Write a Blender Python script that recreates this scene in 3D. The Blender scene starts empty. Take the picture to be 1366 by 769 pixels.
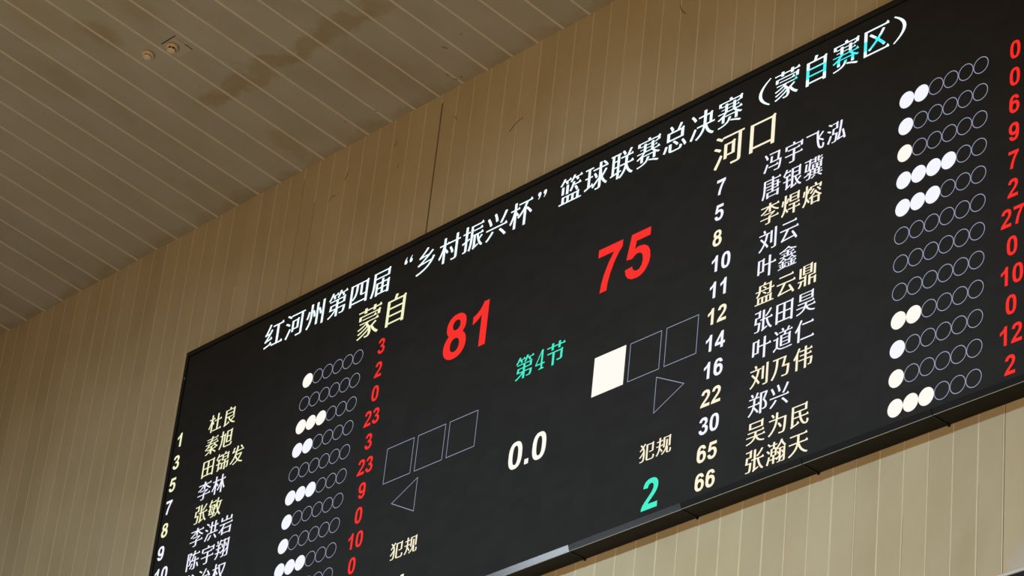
import bpy, bmesh, math, random
from mathutils import Vector, Matrix

S = bpy.context.scene
COL = S.collection
random.seed(7)

# ------------------------------------------------------------------ camera
W, H = 1366, 769
FPX = 4037.4                      # focal length in pixels of a 1366 wide frame
YAW, PITCH, ROLL = -0.886832, 0.522362, 0.111718
cam_d = bpy.data.cameras.new('camera')
cam_d.sensor_fit = 'HORIZONTAL'
cam_d.sensor_width = 36.0
cam_d.lens = 36.0 * FPX / W
cam_d.clip_end = 300
cam = bpy.data.objects.new('camera', cam_d)
COL.objects.link(cam)
fwd = Vector((math.sin(YAW) * math.cos(PITCH), math.cos(YAW) * math.cos(PITCH), math.sin(PITCH)))
rgt = Vector((math.cos(YAW), -math.sin(YAW), 0))
upv = rgt.cross(fwd)
cr, sr = math.cos(ROLL), math.sin(ROLL)
r2 = rgt * cr + upv * sr
u2 = -rgt * sr + upv * cr
m = Matrix.Identity(4)
for i in range(3):
    m[i][0], m[i][1], m[i][2] = r2[i], u2[i], -fwd[i]
m.translation = Vector((18.0, -12.0, 1.6))
cam.matrix_world = m
S.camera = cam

# ------------------------------------------------------------------ light
S.view_settings.view_transform = 'Standard'
S.view_settings.look = 'None'
S.view_settings.exposure = 0.0
S.view_settings.gamma = 1.0
S.view_settings.use_curve_mapping = False
world = bpy.data.worlds.new('world')
S.world = world
world.use_nodes = True
bgn = world.node_tree.nodes['Background']
bgn.inputs['Color'].default_value = (1.0, 0.80, 0.50, 1)
bgn.inputs['Strength'].default_value = 0.01


def aim(o, target):
    d = Vector(target) - o.location
    o.rotation_euler = d.to_track_quat('-Z', 'Y').to_euler()


def area(name, loc, target, sx, sy, watts, col):
    l = bpy.data.lights.new(name, 'AREA')
    l.shape = 'RECTANGLE'
    l.size, l.size_y, l.energy, l.color = sx, sy, watts, col
    o = bpy.data.objects.new(name, l)
    COL.objects.link(o)
    o.location = loc
    aim(o, target)
    return o


def spot(name, loc, target, deg, blend, watts, col, rad):
    l = bpy.data.lights.new(name, 'SPOT')
    l.spot_size, l.spot_blend, l.energy, l.color, l.shadow_soft_size = math.radians(deg), blend, watts, col, rad
    o = bpy.data.objects.new(name, l)
    COL.objects.link(o)
    o.location = loc
    aim(o, target)
    return o


COOL = (0.555, 0.815, 1.0)  # cool tint shared by the added fill lamps
area('hall_glow', (6.0, -11.5, 5.0), (4.0, -2.5, 16.0), 9, 5, 690, (1.0, 0.566, 0.149))      # warm bounce off the hall floor
area('hall_cool_fill', (6.0, -9.0, 2.0), (2.0, 0, 15.0), 6, 3, 270, COOL)  # added fill lamp, lifts the wall and ceiling from below
spot('wall_fill_spot', (5.0, -13, 14.9), (4.2, 0, 7.35), 57, 1.0, 4600, COOL, 0.32)  # these soft spots are added to grade the wall, bright low, dark high
spot('wall_fill_spot', (-1.0, -13, 14.9), (-1.5, 0, 6.4), 65, 1.0, 2800, COOL, 0.32)
spot('wall_fill_spot', (5.0, -13, 14.9), (3.4, 0, 6.0), 64, 1.0, 800, COOL, 0.32)
spot('wall_fill_spot', (9.0, -11.0, 13.9), (7.0, 0, 6.5), 70, 1.0, 380, COOL, 0.55)
area('rail_glint_lamp', (-6.7, -12.5, 7.25), (4.6, -0.2, 10.1), 2.6, 1.6, 62, (0.80, 0.90, 1.0))  # added lamp, placed to be mirrored in the bottom rail

# ------------------------------------------------------------------ materials
def nodes(name):
    mt = bpy.data.materials.new(name)
    mt.use_nodes = True
    nt = mt.node_tree
    return mt, nt, nt.nodes['Principled BSDF']


def plain(name, col, rough=0.5, metal=0.0, spec=0.5, noise=0.0, nscale=6.0):
    mt, nt, b = nodes(name)
    b.inputs['Roughness'].default_value = rough
    b.inputs['Metallic'].default_value = metal
    b.inputs['Specular IOR Level'].default_value = spec
    b.inputs['Base Color'].default_value = (*col, 1)
    if noise:
        tc = nt.nodes.new('ShaderNodeTexCoord')
        n = nt.nodes.new('ShaderNodeTexNoise')
        n.inputs['Scale'].default_value = nscale
        n.inputs['Detail'].default_value = 6
        nt.links.new(tc.outputs['Object'], n.inputs['Vector'])
        mx = ramp(nt, n.outputs['Fac'], [(0.3, tuple(c * (1 - noise) for c in col)), (0.7, tuple(min(1, c * (1 + noise)) for c in col))])
        nt.links.new(mx, b.inputs['Base Color'])
    return mt


def ramp(nt, fac, stops):
    r = nt.nodes.new('ShaderNodeValToRGB')
    e = r.color_ramp.elements
    while len(e) < len(stops):
        e.new(0.5)
    for q, (p, c) in zip(e, stops):
        q.position = p
        q.color = (*c, 1) if len(c) == 3 else c
    nt.links.new(fac, r.inputs['Fac'])
    return r.outputs['Color']


def math_n(nt, op, a, b=None, c=None, clamp=False):
    n = nt.nodes.new('ShaderNodeMath')
    n.operation = op
    n.use_clamp = clamp
    for i, v in enumerate((a, b, c)):
        if v is None:
            continue
        if isinstance(v, (int, float)):
            n.inputs[i].default_value = v
        else:
            nt.links.new(v, n.inputs[i])
    return n.outputs[0]


def sstep(nt, v, lo, hi):
    n = nt.nodes.new('ShaderNodeMapRange')
    n.interpolation_type = 'SMOOTHSTEP'
    n.inputs['From Min'].default_value = lo
    n.inputs['From Max'].default_value = hi
    nt.links.new(v, n.inputs['Value'])
    return n.outputs[0]


def mixc(nt, fac, a, b, mode='MIX'):
    n = nt.nodes.new('ShaderNodeMix')
    n.data_type = 'RGBA'
    n.blend_type = mode
    for k, v in ((0, fac), (6, a), (7, b)):
        if isinstance(v, (int, float)):
            n.inputs[k].default_value = v
        elif isinstance(v, tuple):
            n.inputs[k].default_value = (*v, 1)
        else:
            nt.links.new(v, n.inputs[k])
    return n.outputs[2]


def noise_n(nt, vec, scale, detail=4, rough=0.55):
    n = nt.nodes.new('ShaderNodeTexNoise')
    n.inputs['Scale'].default_value = scale
    n.inputs['Detail'].default_value = detail
    n.inputs['Roughness'].default_value = rough
    nt.links.new(vec, n.inputs['Vector'])
    return n.outputs['Fac']


WALL_PITCH, WALL_X0 = 0.19105, -3.942
CEIL_PITCH, CEIL_X0 = 0.2873, -3.912
JUNCTION_Z = 14.705
TILT = math.radians(5.9)


def panel_material(name, col, pitch, x0, kind):
    """painted metal strip panels: each strip a hair different, faint dirt"""
    mt, nt, b = nodes(name)
    b.inputs['Roughness'].default_value = 0.55
    b.inputs['Specular IOR Level'].default_value = 0.3
    tc = nt.nodes.new('ShaderNodeTexCoord').outputs['Object']
    sep = nt.nodes.new('ShaderNodeSeparateXYZ')
    nt.links.new(tc, sep.inputs[0])
    X, Y, Z = sep.outputs
    idx = math_n(nt, 'FLOOR', math_n(nt, 'DIVIDE', math_n(nt, 'SUBTRACT', X, x0), pitch))
    wn = nt.nodes.new('ShaderNodeTexWhiteNoise')
    wn.noise_dimensions = '1D'
    nt.links.new(idx, wn.inputs['W'])
    c = mixc(nt, wn.outputs['Value'], tuple(v * 0.955 for v in col), tuple(min(1, v * 1.045) for v in col))
    # stretched soft dirt
    mp = nt.nodes.new('ShaderNodeMapping')
    mp.inputs['Scale'].default_value = (1, 1, 0.6) if kind == 'wall' else (1, 0.7, 1)
    nt.links.new(tc, mp.inputs['Vector'])
    big = noise_n(nt, mp.outputs['Vector'], 2.2, 5)
    c = mixc(nt, 1.0, c, ramp(nt, big, [(0.3, (0.90, 0.87, 0.80)), (0.62, (1, 1, 1))]), 'MULTIPLY')
    if kind == 'wall':
        # cloudy grey smear by the window head
        dx = math_n(nt, 'SUBTRACT', X, 8.07)
        dz = math_n(nt, 'SUBTRACT', Z, 8.99)
        d = math_n(nt, 'SQRT', math_n(nt, 'ADD', math_n(nt, 'MULTIPLY', dx, dx), math_n(nt, 'MULTIPLY', dz, dz)))
        d = math_n(nt, 'ADD', d, math_n(nt, 'MULTIPLY', math_n(nt, 'SUBTRACT', noise_n(nt, tc, 9, 4), 0.5), 0.22))
        c = mixc(nt, math_n(nt, 'SUBTRACT', 1.0, sstep(nt, d, 0.06, 0.19)), c, (0.52, 0.455, 0.37))
    else:
        s = math_n(nt, 'MULTIPLY', Y, -1.0)
        wob = math_n(nt, 'MULTIPLY', math_n(nt, 'SUBTRACT', noise_n(nt, tc, 3.6, 4, 0.5), 0.5), 0.45)
        rag = math_n(nt, 'MULTIPLY', math_n(nt, 'SUBTRACT', noise_n(nt, tc, 16, 3), 0.5), 0.10)
        # brown water band about a metre from the wall
        d1 = math_n(nt, 'ABSOLUTE', math_n(nt, 'ADD', math_n(nt, 'SUBTRACT', s, 1.06), math_n(nt, 'ADD', wob, rag)))
        m1 = math_n(nt, 'MULTIPLY', math_n(nt, 'SUBTRACT', 1.0, sstep(nt, d1, 0.03, 0.13)),
                    math_n(nt, 'MULTIPLY', sstep(nt, X, 0.25, 0.55), math_n(nt, 'SUBTRACT', 1.0, sstep(nt, X, 2.5, 2.9))))
        # ragged stain running along the wall edge
        d2 = math_n(nt, 'ADD', s, math_n(nt, 'ADD', math_n(nt, 'MULTIPLY', wob, 0.9), rag))
        m2 = math_n(nt, 'SUBTRACT', 1.0, sstep(nt, d2, 0.0, 0.16))
        # blotches
        masks = [(m1, 0.9), (m2, 0.75)]
        for (bx, bs, r0, r1, k) in ((0.43, 2.12, 0.05, 0.17, 0.8), (0.60, 0.33, 0.06, 0.16, 0.75), (0.93, 2.14, 0.05, 0.2, 0.45),
                                    (0.15, 2.55, 0.1, 0.3, 0.4), (-0.4, 2.05, 0.1, 0.3, 0.35), (1.95, 0.55, 0.1, 0.3, 0.4)):
            ex = math_n(nt, 'SUBTRACT', X, bx)
            es = math_n(nt, 'SUBTRACT', s, bs)
            dd = math_n(nt, 'SQRT', math_n(nt, 'ADD', math_n(nt, 'MULTIPLY', ex, ex), math_n(nt, 'MULTIPLY', math_n(nt, 'MULTIPLY', es, es), 0.35)))
            dd = math_n(nt, 'ADD', dd, math_n(nt, 'ADD', math_n(nt, 'MULTIPLY', wob, 0.25), rag))
            masks.append((math_n(nt, 'SUBTRACT', 1.0, sstep(nt, dd, r0, r1)), k))
        for mk, k in masks:
            c = mixc(nt, math_n(nt, 'MULTIPLY', mk, k), c, mixc(nt, 1.0, c, (0.84, 0.75, 0.58), 'MULTIPLY'))
    nt.links.new(c, b.inputs['Base Color'])
    bp = nt.nodes.new('ShaderNodeBump')
    bp.inputs['Strength'].default_value = 0.25
    bp.inputs['Distance'].default_value = 0.02
    nt.links.new(noise_n(nt, mp.outputs['Vector'], 4.0, 3), bp.inputs['Height'])
    nt.links.new(bp.outputs['Normal'], b.inputs['Normal'])
    return mt


M = {}
M['wall'] = panel_material('wall_panel_paint', (0.50, 0.415, 0.27), WALL_PITCH, WALL_X0, 'wall')
M['wall_seam'] = plain('wall_seam_strip', (0.62, 0.52, 0.345), 0.5, noise=0.06)
M['ceil'] = panel_material('ceiling_panel_paint', (0.405, 0.395, 0.35), CEIL_PITCH, CEIL_X0, 'ceiling')
M['ceil_seam'] = plain('ceiling_seam_strip', (0.60, 0.56, 0.475), 0.5, noise=0.06)
M['dark'] = plain('dark_cavity', (0.012, 0.011, 0.01), 0.9)
M['scratch'] = plain('dark_scuff', (0.17, 0.125, 0.07), 0.8)
M['wood'] = plain('maple_floor', (0.50, 0.30, 0.13), 0.35, noise=0.15, nscale=2)
M['frame'] = plain('black_painted_metal', (0.013, 0.0128, 0.012), 0.5, spec=0.2, noise=0.1)
M['rail'] = plain('glossy_black_rail', (0.018, 0.019, 0.021), 0.15, spec=0.5)
M['rail'].node_tree.nodes['Principled BSDF'].inputs['IOR'].default_value = 2.3
M['under'] = plain('rail_underside', (0.011, 0.0105, 0.0085), 0.6, spec=0.2, noise=0.15)
M['edge'] = plain('rail_edge_highlight', (0.45, 0.45, 0.42), 0.35)  # pale colour paints in the thin highlight along the rail's lower lip
M['cream_plastic'] = plain('aged_cream_plastic', (0.66, 0.52, 0.34), 0.45, noise=0.06, nscale=30)
M['cream_cap'] = plain('cream_cap_plastic', (0.72, 0.62, 0.46), 0.45)
M['plate'] = plain('ceiling_plate_paint', (0.455, 0.43, 0.37), 0.5)
M['pale_frame'] = plain('pale_window_frame', (0.62, 0.61, 0.56), 0.45)
M['glass'] = plain('dark_glass', (0.02, 0.021, 0.025), 0.12, spec=0.5)


def screen_material():
    mt, nt, b = nodes('led_panel_black')
    tc = nt.nodes.new('ShaderNodeTexCoord').outputs['Object']
    sep = nt.nodes.new('ShaderNodeSeparateXYZ')
    nt.links.new(tc, sep.inputs[0])
    X, Y, Z = sep.outputs
    # 160 mm LED modules, each a hair lighter or darker
    cx = math_n(nt, 'FLOOR', math_n(nt, 'DIVIDE', X, 0.16))
    cz = math_n(nt, 'FLOOR', math_n(nt, 'DIVIDE', Z, 0.08))
    cb = nt.nodes.new('ShaderNodeCombineXYZ')
    nt.links.new(cx, cb.inputs[0])
    nt.links.new(cz, cb.inputs[1])
    wn = nt.nodes.new('ShaderNodeTexWhiteNoise')
    wn.noise_dimensions = '2D'
    nt.links.new(cb.outputs[0], wn.inputs['Vector'])
    c = mixc(nt, wn.outputs['Value'], (0.0180, 0.0168, 0.0162), (0.0212, 0.0200, 0.0192))
    c = mixc(nt, 1.0, c, ramp(nt, noise_n(nt, tc, 8.0, 3), [(0.3, (0.92, 0.92, 0.92)), (0.7, (1.0, 1.0, 1.0))]), 'MULTIPLY')
    nt.links.new(c, b.inputs['Base Color'])
    b.inputs['Roughness'].default_value = 0.62
    b.inputs['Specular IOR Level'].default_value = 0.15
    return mt


def led(name, col, strength=1.0, band=None):
    """lit LED pixels; band = (u0, u1, v0, v1, colour): modules whose red is dead"""
    mt, nt, b = nodes(name)
    b.inputs['Base Color'].default_value = (0.02, 0.02, 0.02, 1)
    b.inputs['Roughness'].default_value = 0.6
    b.inputs['Specular IOR Level'].default_value = 0.1
    b.inputs['Emission Strength'].default_value = strength
    b.inputs['Emission Color'].default_value = (*col, 1)
    if band:
        tc = nt.nodes.new('ShaderNodeTexCoord').outputs['Object']
        sep = nt.nodes.new('ShaderNodeSeparateXYZ')
        nt.links.new(tc, sep.inputs[0])
        u0, u1, v0, v1, c2 = band
        k = math_n(nt, 'MULTIPLY', math_n(nt, 'MULTIPLY', math_n(nt, 'GREATER_THAN', sep.outputs[0], u0), math_n(nt, 'LESS_THAN', sep.outputs[0], u1)),
                   math_n(nt, 'MULTIPLY', math_n(nt, 'GREATER_THAN', sep.outputs[2], v0), math_n(nt, 'LESS_THAN', sep.outputs[2], v1)))
        nt.links.new(mixc(nt, k, col, c2), b.inputs['Emission Color'])
    return mt


# ------------------------------------------------------------------ mesh helpers
def link(name, me, parent=None, mats=()):
    o = bpy.data.objects.new(name, me)
    COL.objects.link(o)
    for mm in mats:
        me.materials.append(mm)
    if parent:
        o.parent = parent
    return o


def to_mesh(bm, name):
    bm.normal_update()
    me = bpy.data.meshes.new(name)
    bm.to_mesh(me)
    bm.free()
    return me


def hexa(bm, pts, mi=0):
    """eight corners: 0-3 front ring, 4-7 back ring"""
    v = [bm.verts.new(p) for p in pts]
    for q in ((0, 1, 2, 3), (7, 6, 5, 4), (0, 4, 5, 1), (1, 5, 6, 2), (2, 6, 7, 3), (3, 7, 4, 0)):
        f = bm.faces.new([v[i] for i in q])
        f.material_index = mi
    return v


def box(bm, x0, x1, y0, y1, z0, z1, mi=0):
    return hexa(bm, [(x0, y0, z0), (x1, y0, z0), (x1, y0, z1), (x0, y0, z1), (x0, y1, z0), (x1, y1, z0), (x1, y1, z1), (x0, y1, z1)], mi)


def structure(o):
    o['kind'] = 'structure'
    return o


def thing(name, label, cat, loc, group=None):
    o = bpy.data.objects.new(name, None)
    o.empty_display_size = 0.1
    COL.objects.link(o)
    o.location = loc
    o['label'] = label
    o['category'] = cat
    if group:
        o['group'] = group
    return o


def scuff(bm, pts, r, mi, normal):
    """a thin raised scuff drawn along pts on a surface"""
    nrm = Vector(normal)
    P = [Vector(p) for p in pts]
    for a, b in zip(P[:-1], P[1:]):
        t = (b - a).normalized()
        s = t.cross(nrm).normalized() * r
        h = nrm * 0.0015
        hexa(bm, [a - s + h, a + s + h, b + s + h, b - s + h, a - s - h, a + s - h, b + s - h, b - s - h], mi)


# ------------------------------------------------------------------ wall behind the board
def build_wall():
    bm = bmesh.new()
    k0, k1 = -22, 95
    zt = JUNCTION_Z + 0.0
    X = lambda k: WALL_X0 + k * WALL_PITCH
    # seams where the strip is missing and the joint stands open: index -> (z0, z1, width)
    gaps = {32: [(9.0, 14.62, 0.017)], 23: [(13.2, 14.60, 0.009)], 24: [(13.2, 14.30, 0.006)], 19: [(13.85, 14.69, 0.006)]}
    # seams where the neighbouring panel has shrunk away from the strip a little
    cracks = {37: (13.3, 14.20, 0.0030), 50: (13.2, 13.66, 0.0030), 62: (8.0, 10.3, 0.0034), 58: (7.0, 9.55, 0.0022),
              61: (7.0, 9.6, 0.0022), 60: (7.0, 9.2, 0.0016), 29: (14.3, 14.7, 0.002), 39: (14.45, 14.7, 0.002)}
    half = {k: random.uniform(0.0052, 0.0078) for k in range(k0, k1 + 2)}
    for k in range(k0, k1 + 1):
        ja, jb = random.uniform(0, 0.004), random.uniform(0, 0.004)
        g0 = 0.5 * max([w for a, b, w in gaps.get(k, [])] + [0.002])
        g1 = 0.5 * max([w for a, b, w in gaps.get(k + 1, [])] + [0.002])
        spans = [(0.0, zt, g0)]
        if k in cracks:
            a, b, w = cracks[k]
            b = min(b, zt)
            spans = [(0.0, a, g0), (a, b, half[k] + w)] + ([(b, zt, g0)] if b < zt else [])
        for za, zb, gg in spans:
            x0, x1 = X(k) + gg, X(k + 1) - g1
            # each strip: two folded lips and a flat field, so it catches light like a rolled panel
            lip = 0.006 if gg <= g0 else 0.001
            prof = [(x0, 0.0), (x0 + lip, -0.004 - ja), (x1 - 0.006, -0.004 - jb), (x1, 0.0)]
            rows = []
            for z in (za, zb):
                rows.append([bm.verts.new((px, py, z)) for px, py in prof] + [bm.verts.new((x1, 0.014, z)), bm.verts.new((x0, 0.014, z))])
            for i in range(6):
                bm.faces.new([rows[0][i], rows[0][(i + 1) % 6], rows[1][(i + 1) % 6], rows[1][i]])
            bm.faces.new(rows[0][::-1])
            bm.faces.new(rows[1])
        # seam strip
        segs = [(0.0, zt)]
        for a, b, w in gaps.get(k, []):
            segs = [(0.0, a), (b, zt)]
        for a, b in segs:
            if b - a > 0.02:
                wv = half[k]
                hexa(bm, [(X(k) - wv, -0.0065, a), (X(k) + wv, -0.0065, a), (X(k) + wv, -0.0065, b), (X(k) - wv, -0.0065, b),
                          (X(k) - wv - 0.002, 0.001, a), (X(k) + wv + 0.002, 0.001, a), (X(k) + wv + 0.002, 0.001, b), (X(k) - wv - 0.002, 0.001, b)], 1)
    # dark cavity behind the strips
    box(bm, X(k0), X(k1 + 1), 0.05, 0.20, 0.0, zt + 0.3, 2)
    # scuffs
    N = (0, -1, 0)
    Y = -0.009
    for pts in ([(1.02, 14.36), (1.05, 14.42)], [(1.63, 14.43), (1.66, 14.46), (1.64, 14.48)], [(2.34, 14.42), (2.37, 14.40), (2.385, 14.37)],
                [(4.83, 14.33), (4.86, 14.26), (4.90, 14.22)], [(0.84, 14.22), (0.88, 14.26), (0.93, 14.25)], [(1.70, 14.2), (1.72, 14.22)],
                [(3.05, 13.98), (3.12, 14.03), (3.19, 14.05)]):
        scuff(bm, [(x, Y, z) for x, z in pts], 0.0013, 3, N)
    o = link('wall_back', to_mesh(bm, 'wall_back'), None, (M['wall'], M['wall_seam'], M['dark'], M['scratch']))
    return structure(o)


build_wall()


# ------------------------------------------------------------------ ceiling, rising 6 degrees away from the wall
def build_ceiling():
    bm = bmesh.new()
    k0, k1 = -15, 92
    L = 13.5
    X = lambda k: CEIL_X0 + k * CEIL_PITCH
    for k in range(k0, k1 + 1):
        ja, jb = random.uniform(0, 0.003), random.uniform(0, 0.003)
        x0, x1 = X(k) + 0.001, X(k + 1) - 0.001
        prof = [(x0, 0.002), (x0 + 0.008, -0.003 - ja), (x1 - 0.008, -0.003 - jb), (x1, 0.002)]
        rows = []
        for y in (0.0, -L):
            rows.append([bm.verts.new((px, y, pz)) for px, pz in prof] + [bm.verts.new((x1, y, 0.02)), bm.verts.new((x0, y, 0.02))])
        for i in range(6):
            bm.faces.new([rows[0][i], rows[1][i], rows[1][(i + 1) % 6], rows[0][(i + 1) % 6]])
        bm.faces.new(rows[0])
        bm.faces.new(rows[1][::-1])
        wv = random.uniform(0.0095, 0.0115)
        hexa(bm, [(X(k) - wv, 0, -0.0062), (X(k) + wv, 0, -0.0062), (X(k) + wv, -L, -0.0062), (X(k) - wv, -L, -0.0062),
                  (X(k) - wv - 0.002, 0, 0.003), (X(k) + wv + 0.002, 0, 0.003), (X(k) + wv + 0.002, -L, 0.003), (X(k) - wv - 0.002, -L, 0.003)], 1)
    box(bm, X(k0), X(k1 + 1), -L, 0.0, 0.03, 0.15, 2)
    N = (0, 0, -1)
    for pts in ([(2.61, -0.41), (2.63, -0.37)], [(2.84, -0.42), (2.86, -0.43)], [(1.54, -0.19), (1.56, -0.17)], [(2.38, -0.16), (2.39, -0.14)],
                [(2.39, -0.09), (2.41, -0.07), (2.40, -0.06)], [(2.46, -0.08), (2.455, -0.06)], [(0.385, -0.62), (0.395, -0.61)], [(1.22, -0.24), (1.23, -0.23)]):
        scuff(bm, [(x, y, -0.0075) for x, y in pts], 0.0018, 3, N)
    bmesh.ops.recalc_face_normals(bm, faces=bm.faces)
    o = link('ceiling', to_mesh(bm, 'ceiling'), None, (M['ceil'], M['ceil_seam'], M['dark'], M['scratch']))
    o.location = (0, 0, JUNCTION_Z)
    o.rotation_euler = (-TILT, 0, 0)
    return structure(o)


ceiling = build_ceiling()

bm = bmesh.new()
box(bm, -8.5, 23, -16, 0.2, -0.2, 0.0)
structure(link('floor', to_mesh(bm, 'floor'), None, (M['wood'],)))

# window under the board's right end: only its head reaches the photograph's corner
bm = bmesh.new()
wx0, wx1, wz0, wz1 = 6.2, 10.4, 7.2, 8.957
for (a, b, c, d) in ((wx0, wx1, wz1 - 0.018, wz1), (wx0, wx1, wz0, wz0 + 0.03), (wx0, wx0 + 0.03, wz0, wz1), (wx1 - 0.03, wx1, wz0, wz1),
                     (8.285, 8.315, wz0, wz1)):
    box(bm, a, b, -0.034, -0.0095, c, d, 0)
win = structure(link('window_1', to_mesh(bm, 'window_1'), None, (M['pale_frame'],)))
bm = bmesh.new()
box(bm, wx0 + 0.03, wx1 - 0.03, -0.024, -0.012, wz0 + 0.03, wz1 - 0.018, 0)
link('window_pane', to_mesh(bm, 'window_pane'), win, (M['glass'],))

# ------------------------------------------------------------------ the LED scoreboard
DEP = 0.168
BX, BZ = -0.6027, 13.2523          # outer upper left corner of the frame
BW, BH = 9.16, 3.197
board = thing('scoreboard', 'large black electronic basketball scoreboard showing 81 to 75, mounted high on the panelled wall', 'scoreboard', (BX, -0.008, BZ - BH))


def part(name, bm, mats, parent=None):
    """mesh written in board coordinates: x from the left edge, y from the wall (negative = out), z down from the top edge"""
    for v in bm.verts:
        v.co.y += 0.008
        v.co.z += BH
    bmesh.ops.recalc_face_normals(bm, faces=bm.faces)
    return link(name, to_mesh(bm, name), parent or board, mats)


FR = 0.046
JOINTS = [-0.235 + 1.041 * i for i in range(10)]
JOINTS = [j for j in JOINTS if 0.05 < j < BW - 0.05]

# cabinet body behind the lit face
bm = bmesh.new()
box(bm, 0.02, BW - 0.02, -DEP + 0.02, -0.02, -BH + 0.035, -0.02)
part('cabinet', bm, (M['frame'],))

# screen
bm = bmesh.new()
box(bm, FR, BW - FR, -DEP + 0.004, -DEP + 0.019, -3.152, -0.055)
screen = part('screen', bm, (screen_material(),))


def frame_bar(name, x0, x1, z0, z1, inner):
    """a frame bar with a narrow dark step beside the screen"""
    bm = bmesh.new()
    box(bm, x0, x1, -DEP - 0.004, -0.012, z0, z1)
    bmesh.ops.bevel(bm, geom=list(bm.edges), offset=0.002, segments=1, affect='EDGES')
    return part(name, bm, (M['frame'],))


edges = [0.0] + JOINTS + [BW]
for a, b in zip(edges[:-1], edges[1:]):
    dz = random.uniform(-0.002, 0.002)
    frame_bar('top_rail', a + 0.001, b - 0.001, -FR + dz * 0.3, dz, 'z')
frame_bar('side_rail', 0.0, FR - 0.008, -3.15, -FR - 0.001, 'x')
frame_bar('side_rail', BW - FR + 0.008, BW, -3.15, -FR - 0.001, 'x')

# bottom rail: one length per cabinet, each with a glossy front lip leaning a little differently
tilts = {}
for i, (a, b) in enumerate(zip(edges[:-1], edges[1:])):
    lean = [0.0175, 0.0175, 0.0175, 0.0175, 0.0175, 0.0150, 0.0120, 0.0115, 0.0110, 0.011][i % 10]
    bm = bmesh.new()
    x0, x1 = a + 0.002, b - 0.003
    zt, zb = -3.154, -3.195
    yf = -DEP - 0.003
    rows = []
    prof = [(yf, zt), (yf + lean, zb + 0.0015), (yf + lean + 0.003, zb - 0.001), (yf + lean + 0.05, zb - 0.002), (-0.012, zb - 0.002), (-0.012, zt)]
    for x in (x0, x1):
        rows.append([bm.verts.new((x, y, z)) for y, z in prof])
    mi = [0, 1, 2, 2, 2, 2]
    for j in range(6):
        f = bm.faces.new([rows[0][j], rows[0][(j + 1) % 6], rows[1][(j + 1) % 6], rows[1][j]])
        f.material_index = mi[j]
    for r in rows:
        f = bm.faces.new(r)
        f.material_index = 2
    part('bottom_rail', bm, (M['rail'], M['edge'], M['under']))
for j in JOINTS:
    bm = bmesh.new()
    box(bm, j - 0.007, j + 0.007, -DEP + 0.02, -0.012, -3.203, -3.198)
    box(bm, j - 0.006, j + 0.006, -0.019, -0.011, -3.209, -3.203)
    part('joint_bracket', bm, (M['frame'],))
# little bright speck on the left rail
bm = bmesh.new()
box(bm, 0.030, 0.034, -DEP - 0.006, -DEP - 0.004, -0.262, -0.246)
part('warning_label', bm, (plain('pale_sticker', (0.6, 0.6, 0.55)),))

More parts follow.
